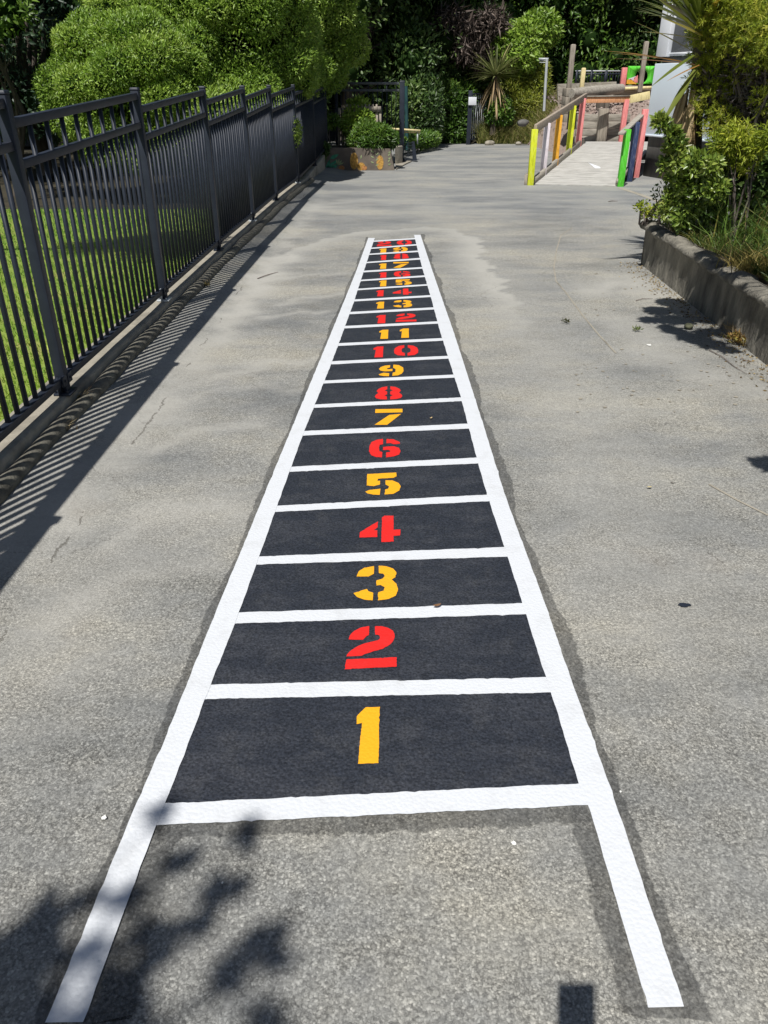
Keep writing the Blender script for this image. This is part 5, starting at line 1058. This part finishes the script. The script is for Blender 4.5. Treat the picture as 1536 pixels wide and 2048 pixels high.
hub = Vector((-2.6, -3.0, 5.2)); m.tube([(-5.0, -5.7, 3.0), (-3.9, -4.4, 4.4), hub], [.09, .06, .035], 7)
for c, r in lob: m.tube([hub, hub.lerp(Vector(c), .6) + Vector((0, 0, .1)), Vector(c)], [.008, .005, .002], 5)
m.build('trunk', 'bark', t, True)
m = foliage(far_l, 6000, .13, .06, MID, jit=1.0, shell=.7)
for c, r in lob:
    n = int(20 + 7000 * r[0] ** 1.6); P = c + U3(n) * r * rng.random((n, 1)) ** .4; put_leaves(m, P, U3(n), .062 * rng.uniform(.6, 1.1, n), .030, palette(n, MID), .2)
m.build('crown', 'leaf', t)
# branch that reaches over the garden wall from the right
sp = [(px, py, h, r * 1.25) for px, py, h, r in ((1345, 605, 2.15, .10), (1320, 622, 2.2, .10), (1375, 622, 2.15, .11), (1300, 640, 2.25, .06), (1405, 635, 2.15, .10), (1365, 640, 2.25, .09), (1340, 640, 2.2, .09), (1395, 612, 2.2, .10), (1350, 662, 2.25, .06), (1385, 675, 2.25, .09), (1420, 688, 2.2, .08), (1440, 665, 2.15, .08), (1335, 655, 2.3, .04), (1455, 700, 2.2, .05), (1525, 925, 2.2, .035), (1550, 935, 2.2, .05), (1480, 640, 2.2, .10), (1440, 610, 2.2, .10), (1400, 596, 2.2, .09), (1430, 640, 2.2, .10), (1410, 665, 2.2, .06), (1360, 612, 2.3, .08))]
lob = [(up(px, py, h), np.array([r, r, r * .8])) for px, py, h, r in sp]
t = thing('overhanging_shrub', 'tall leafy shrub at the near end of the garden bed, reaching over its wall', 'shrub', (3.6, 3.2, .33))
m = MB(); hub = Vector((2.7, 3.9, 2.35)); m.tube([(3.6, 3.2, .2), (3.5, 3.3, 1.3), (3.2, 3.6, 2.1), hub], [.06, .045, .03, .02], 8)
for c, r in lob: m.tube([hub, hub.lerp(Vector(c), .55) + Vector((0, 0, .06)), Vector(c)], [.007, .005, .002], 5)
m.build('trunk', 'bark', t, True)
fl = clumps((3.7, 3.1, 2.9), (.8, .8, .7), 18, .3, -.8, 78)
m = foliage(fl, 5000, .08, .034, MID, jit=1.0, shell=.7)
for c, r in lob:
    n = int(60 + 7500 * r[0] ** 1.2); P = c + U3(n) * r * rng.random((n, 1)) ** .4; put_leaves(m, P, U3(n), .062 * rng.uniform(.6, 1.1, n), .026, palette(n, MID), .2)
m.build('crown', 'leaf_gloss', t)

# the photographer, holding up a phone; only the shadow of the phone reaches the picture
def skin(name, verts, edges, mat, parent, sub=2, root=0):
    me = bpy.data.meshes.new(name); off = origin(parent)
    me.from_pydata([Vector(v[0]) - off for v in verts], edges, []); o = bpy.data.objects.new(name, me); COL.objects.link(o); o.parent = parent
    sk = o.modifiers.new("skin", 'SKIN'); sk.use_smooth_shade = True
    for v, d in zip(verts, me.skin_vertices[0].data): d.radius = (v[1], v[2] if len(v) > 2 else v[1])
    me.skin_vertices[0].data[root].use_root = True
    sb = o.modifiers.new("sub", 'SUBSURF'); sb.levels = sb.render_levels = sub
    me.materials.append(M[mat]); return o
axis = Vector((0, math.cos(PITCH), -math.sin(PITCH))); upv = Vector((0, math.sin(PITCH), math.cos(PITCH)))
lens = Vector((0, 0, CAM_H))
ph = thing('phone', 'black phone held upright by the photographer', 'phone', tuple(lens - axis * .016 - upv * .055))
rot = np.array([[1, 0, 0], [0, axis.y, upv.y], [0, axis.z, upv.z]])
m = MB(); m.box(tuple(lens - axis * .016 - upv * .055), (.074, .008, .160), rot); m.build('body', 'phone', ph, bevel=.003)
m = MB(); m.box(tuple(lens - axis * .0205 - upv * .055), (.068, .001, .150), rot); m.build('screen', 'glass', ph)
pe = thing('person', 'person in a blue shirt and dark jeans holding up a phone with both hands', 'person', (0, -.45, 0))
hands = [lens - axis * .022 - upv * .105 + Vector((sx * .045, 0, 0)) for sx in (-1, 1)]
B = [((0, -.47, .93), .125, .095), ((0, -.47, 1.08), .13, .095), ((0, -.46, 1.25), .15, .105), ((0, -.46, 1.36), .11, .085), ((0, -.45, 1.43), .052), ((0, -.43, 1.50), .055), ((0, -.42, 1.565), .075, .09), ((0, -.42, 1.63), .065, .08)]
E_ = [(0, 1), (1, 2), (2, 3), (3, 4), (4, 5), (5, 6), (6, 7)]
for sx in (-1, 1):
    k = len(B); B += [((sx * .10, -.47, .86), .09), ((sx * .11, -.45, .48), .058), ((sx * .11, -.48, .10), .04), ((sx * .12, -.38, .045), .036)]; E_ += [(0, k), (k, k + 1), (k + 1, k + 2), (k + 2, k + 3)]
    k = len(B); h = hands[0 if sx < 0 else 1]; B += [((sx * .18, -.46, 1.36), .055), ((sx * .24, -.34, 1.16), .042), (tuple(h + Vector((sx * .02, -.07, -.04))), .026), (tuple(h + Vector((sx * .012, -.01, -.01))), .026, .016)]; E_ += [(3, k), (k, k + 1), (k + 1, k + 2), (k + 2, k + 3)]
body = skin('body', B, E_, 'skin', pe)
skin('shirt', [((0, -.47, .83), .150, .120), ((0, -.47, 1.08), .142, .107), ((0, -.46, 1.25), .162, .117), ((0, -.46, 1.36), .115, .092), ((.185, -.46, 1.36), .066), ((.225, -.37, 1.22), .058), ((-.185, -.46, 1.36), .066), ((-.225, -.37, 1.22), .058)], [(0, 1), (1, 2), (2, 3), (3, 4), (4, 5), (3, 6), (6, 7)], 'cloth', pe)
skin('jeans', [((0, -.47, 1.0), .134, .106), ((.085, -.47, .83), .105), ((.11, -.45, .48), .070), ((.11, -.48, .06), .060), ((-.085, -.47, .83), .105), ((-.11, -.45, .48), .070), ((-.11, -.48, .06), .060)], [(0, 1), (1, 2), (2, 3), (0, 4), (4, 5), (5, 6)], 'denim', pe)
skin('hair', [((0, -.45, 1.66), .078, .088), ((0, -.47, 1.60), .080, .078), ((0, -.49, 1.52), .06, .05)], [(0, 1), (1, 2)], 'hair', pe)
for sx in (-1, 1):
    skin('shoe', [((sx * .11, -.52, .045), .046, .042), ((sx * .12, -.44, .05), .048, .045), ((sx * .125, -.33, .035), .046, .033)], [(0, 1), (1, 2)], 'phone', pe)
    h = hands[0 if sx < 0 else 1]
    for f in range(4):                                        # fingers wrap the phone's side and back edge
        r0_ = h + upv * (.022 - .016 * f) + Vector((sx * .014, -.004, 0)) ; L1 = (.040, .044, .041, .033)[f]
        a = r0_; b = a + axis * L1 * .5 + Vector((sx * .004, 0, 0)); c = b + axis * L1 * .22 + Vector((-sx * L1 * .35, 0, 0)); d = c + Vector((-sx * L1 * .30, 0, 0)) - axis * .002
        d0_ = Vector((0, 0, 0)); skin('finger', [(tuple(v + d0_), rr) for v, rr in ((a, .009), (b, .0085), (c, .008), (d, .0065))], [(0, 1), (1, 2), (2, 3)], 'skin', pe, 1)
    a = h + Vector((sx * .010, -.012, -.018)); skin('thumb', [(tuple(a), .011), (tuple(a + upv * .03 - axis * .008 + Vector((-sx * .008, 0, 0))), .010), (tuple(a + upv * .055 - axis * .004 + Vector((-sx * .016, 0, 0))), .008)], [(0, 1), (1, 2)], 'skin', pe, 1)
    m = MB(); m.lathe((sx * .028, -.332, 1.585), [(.0001, -.009), (.008, -.005), (.010, 0), (.008, .005), (.0001, .009)], 10); m.build('eye', 'petal', pe, True)
    m = MB(); m.lathe((sx * .078, -.43, 1.575), [(.0001, -.03), (.012, -.02), (.014, 0), (.013, .018), (.0001, .03)], 10); m.build('ear', 'skin', pe, True)
skin('nose', [((0, -.328, 1.585), .009), ((0, -.312, 1.558), .013)], [(0, 1)], 'skin', pe, 1)
m = MB(); m.box((0, -.336, 1.525), (.045, .012, .010)); m.build('mouth', 'm_rust', pe, bevel=.003)

# tree out on the lawn, left of the frame: one bough shades a round patch of the grass
c = up(330, 493, 5.2, .06); lob = [(c + np.array([dx, dy, dz]), np.array([.42, .42, .25])) for dx, dy, dz in ((0, 0, 0), (-.45, .1, .1), (.35, -.15, 0), (-.1, .45, .05), (.05, -.4, .1), (-.75, -.1, .15))]
far_l = clumps((-12.0, 3.5, 6.0), (2.0, 2.0, 1.4), 30, .65, -.7, 91)
t = thing('lawn_tree', 'spreading tree out on the lawn whose bough shades a round patch of grass', 'tree', (-12.2, 3.3, 0))
m = limbs((-12.2, 3.3, 0), far_l, .17, 14, 6); m.tube([(-12.0, 3.4, 3.6), (-8.0, 4.8, 5.0), (-5.0, c[1] - .2, 5.3), tuple(c)], [.09, .07, .045, .02], 7); m.build('trunk', 'bark', t, True)
m = foliage(far_l, 6000, .13, .06, MID, jit=1.0, shell=.7); foliage(lob, 5000, .09, .045, MID, jit=1.0, shell=.9, mb=m, keep=.1); m.build('crown', 'leaf', t)

# leaves, seed husks and grit gathered along the foot of the garden wall
n = 700; gy = rng.uniform(3.2, 7.8, n); gx = np.array([wx(y) for y in gy]) - np.abs(rng.normal(0, .10, n)) - .01
m = MB(); put_leaves(m, np.stack([gx, gy, np.full(n, .006)], -1), U3(n) * np.array([1, 1, .12]), .028 * rng.uniform(.4, 1.2, n), .010, palette(n, [(.10, .065, .03), (.25, .18, .08), (.42, .34, .18)]), .1)
tag(m.build('leaf_litter', 'dead'), kind='stuff')
shrub('yellow green low shrub filling the bed between the long grass and the needle leaved bush', [(A_(px, py, Y), r) for px, py, Y, r in ((1445, 285, 6.9, .10), (1475, 275, 6.8, .12), (1510, 295, 6.7, .10), (1455, 315, 6.9, .08), (1540, 270, 6.6, .10), (1495, 335, 6.8, .06))], 1700, .055, .013, YEL, name='low_shrub', mat='needle', jit=1.0, shell=.9, zb=.33, keep=.1, root=(.15, .1))
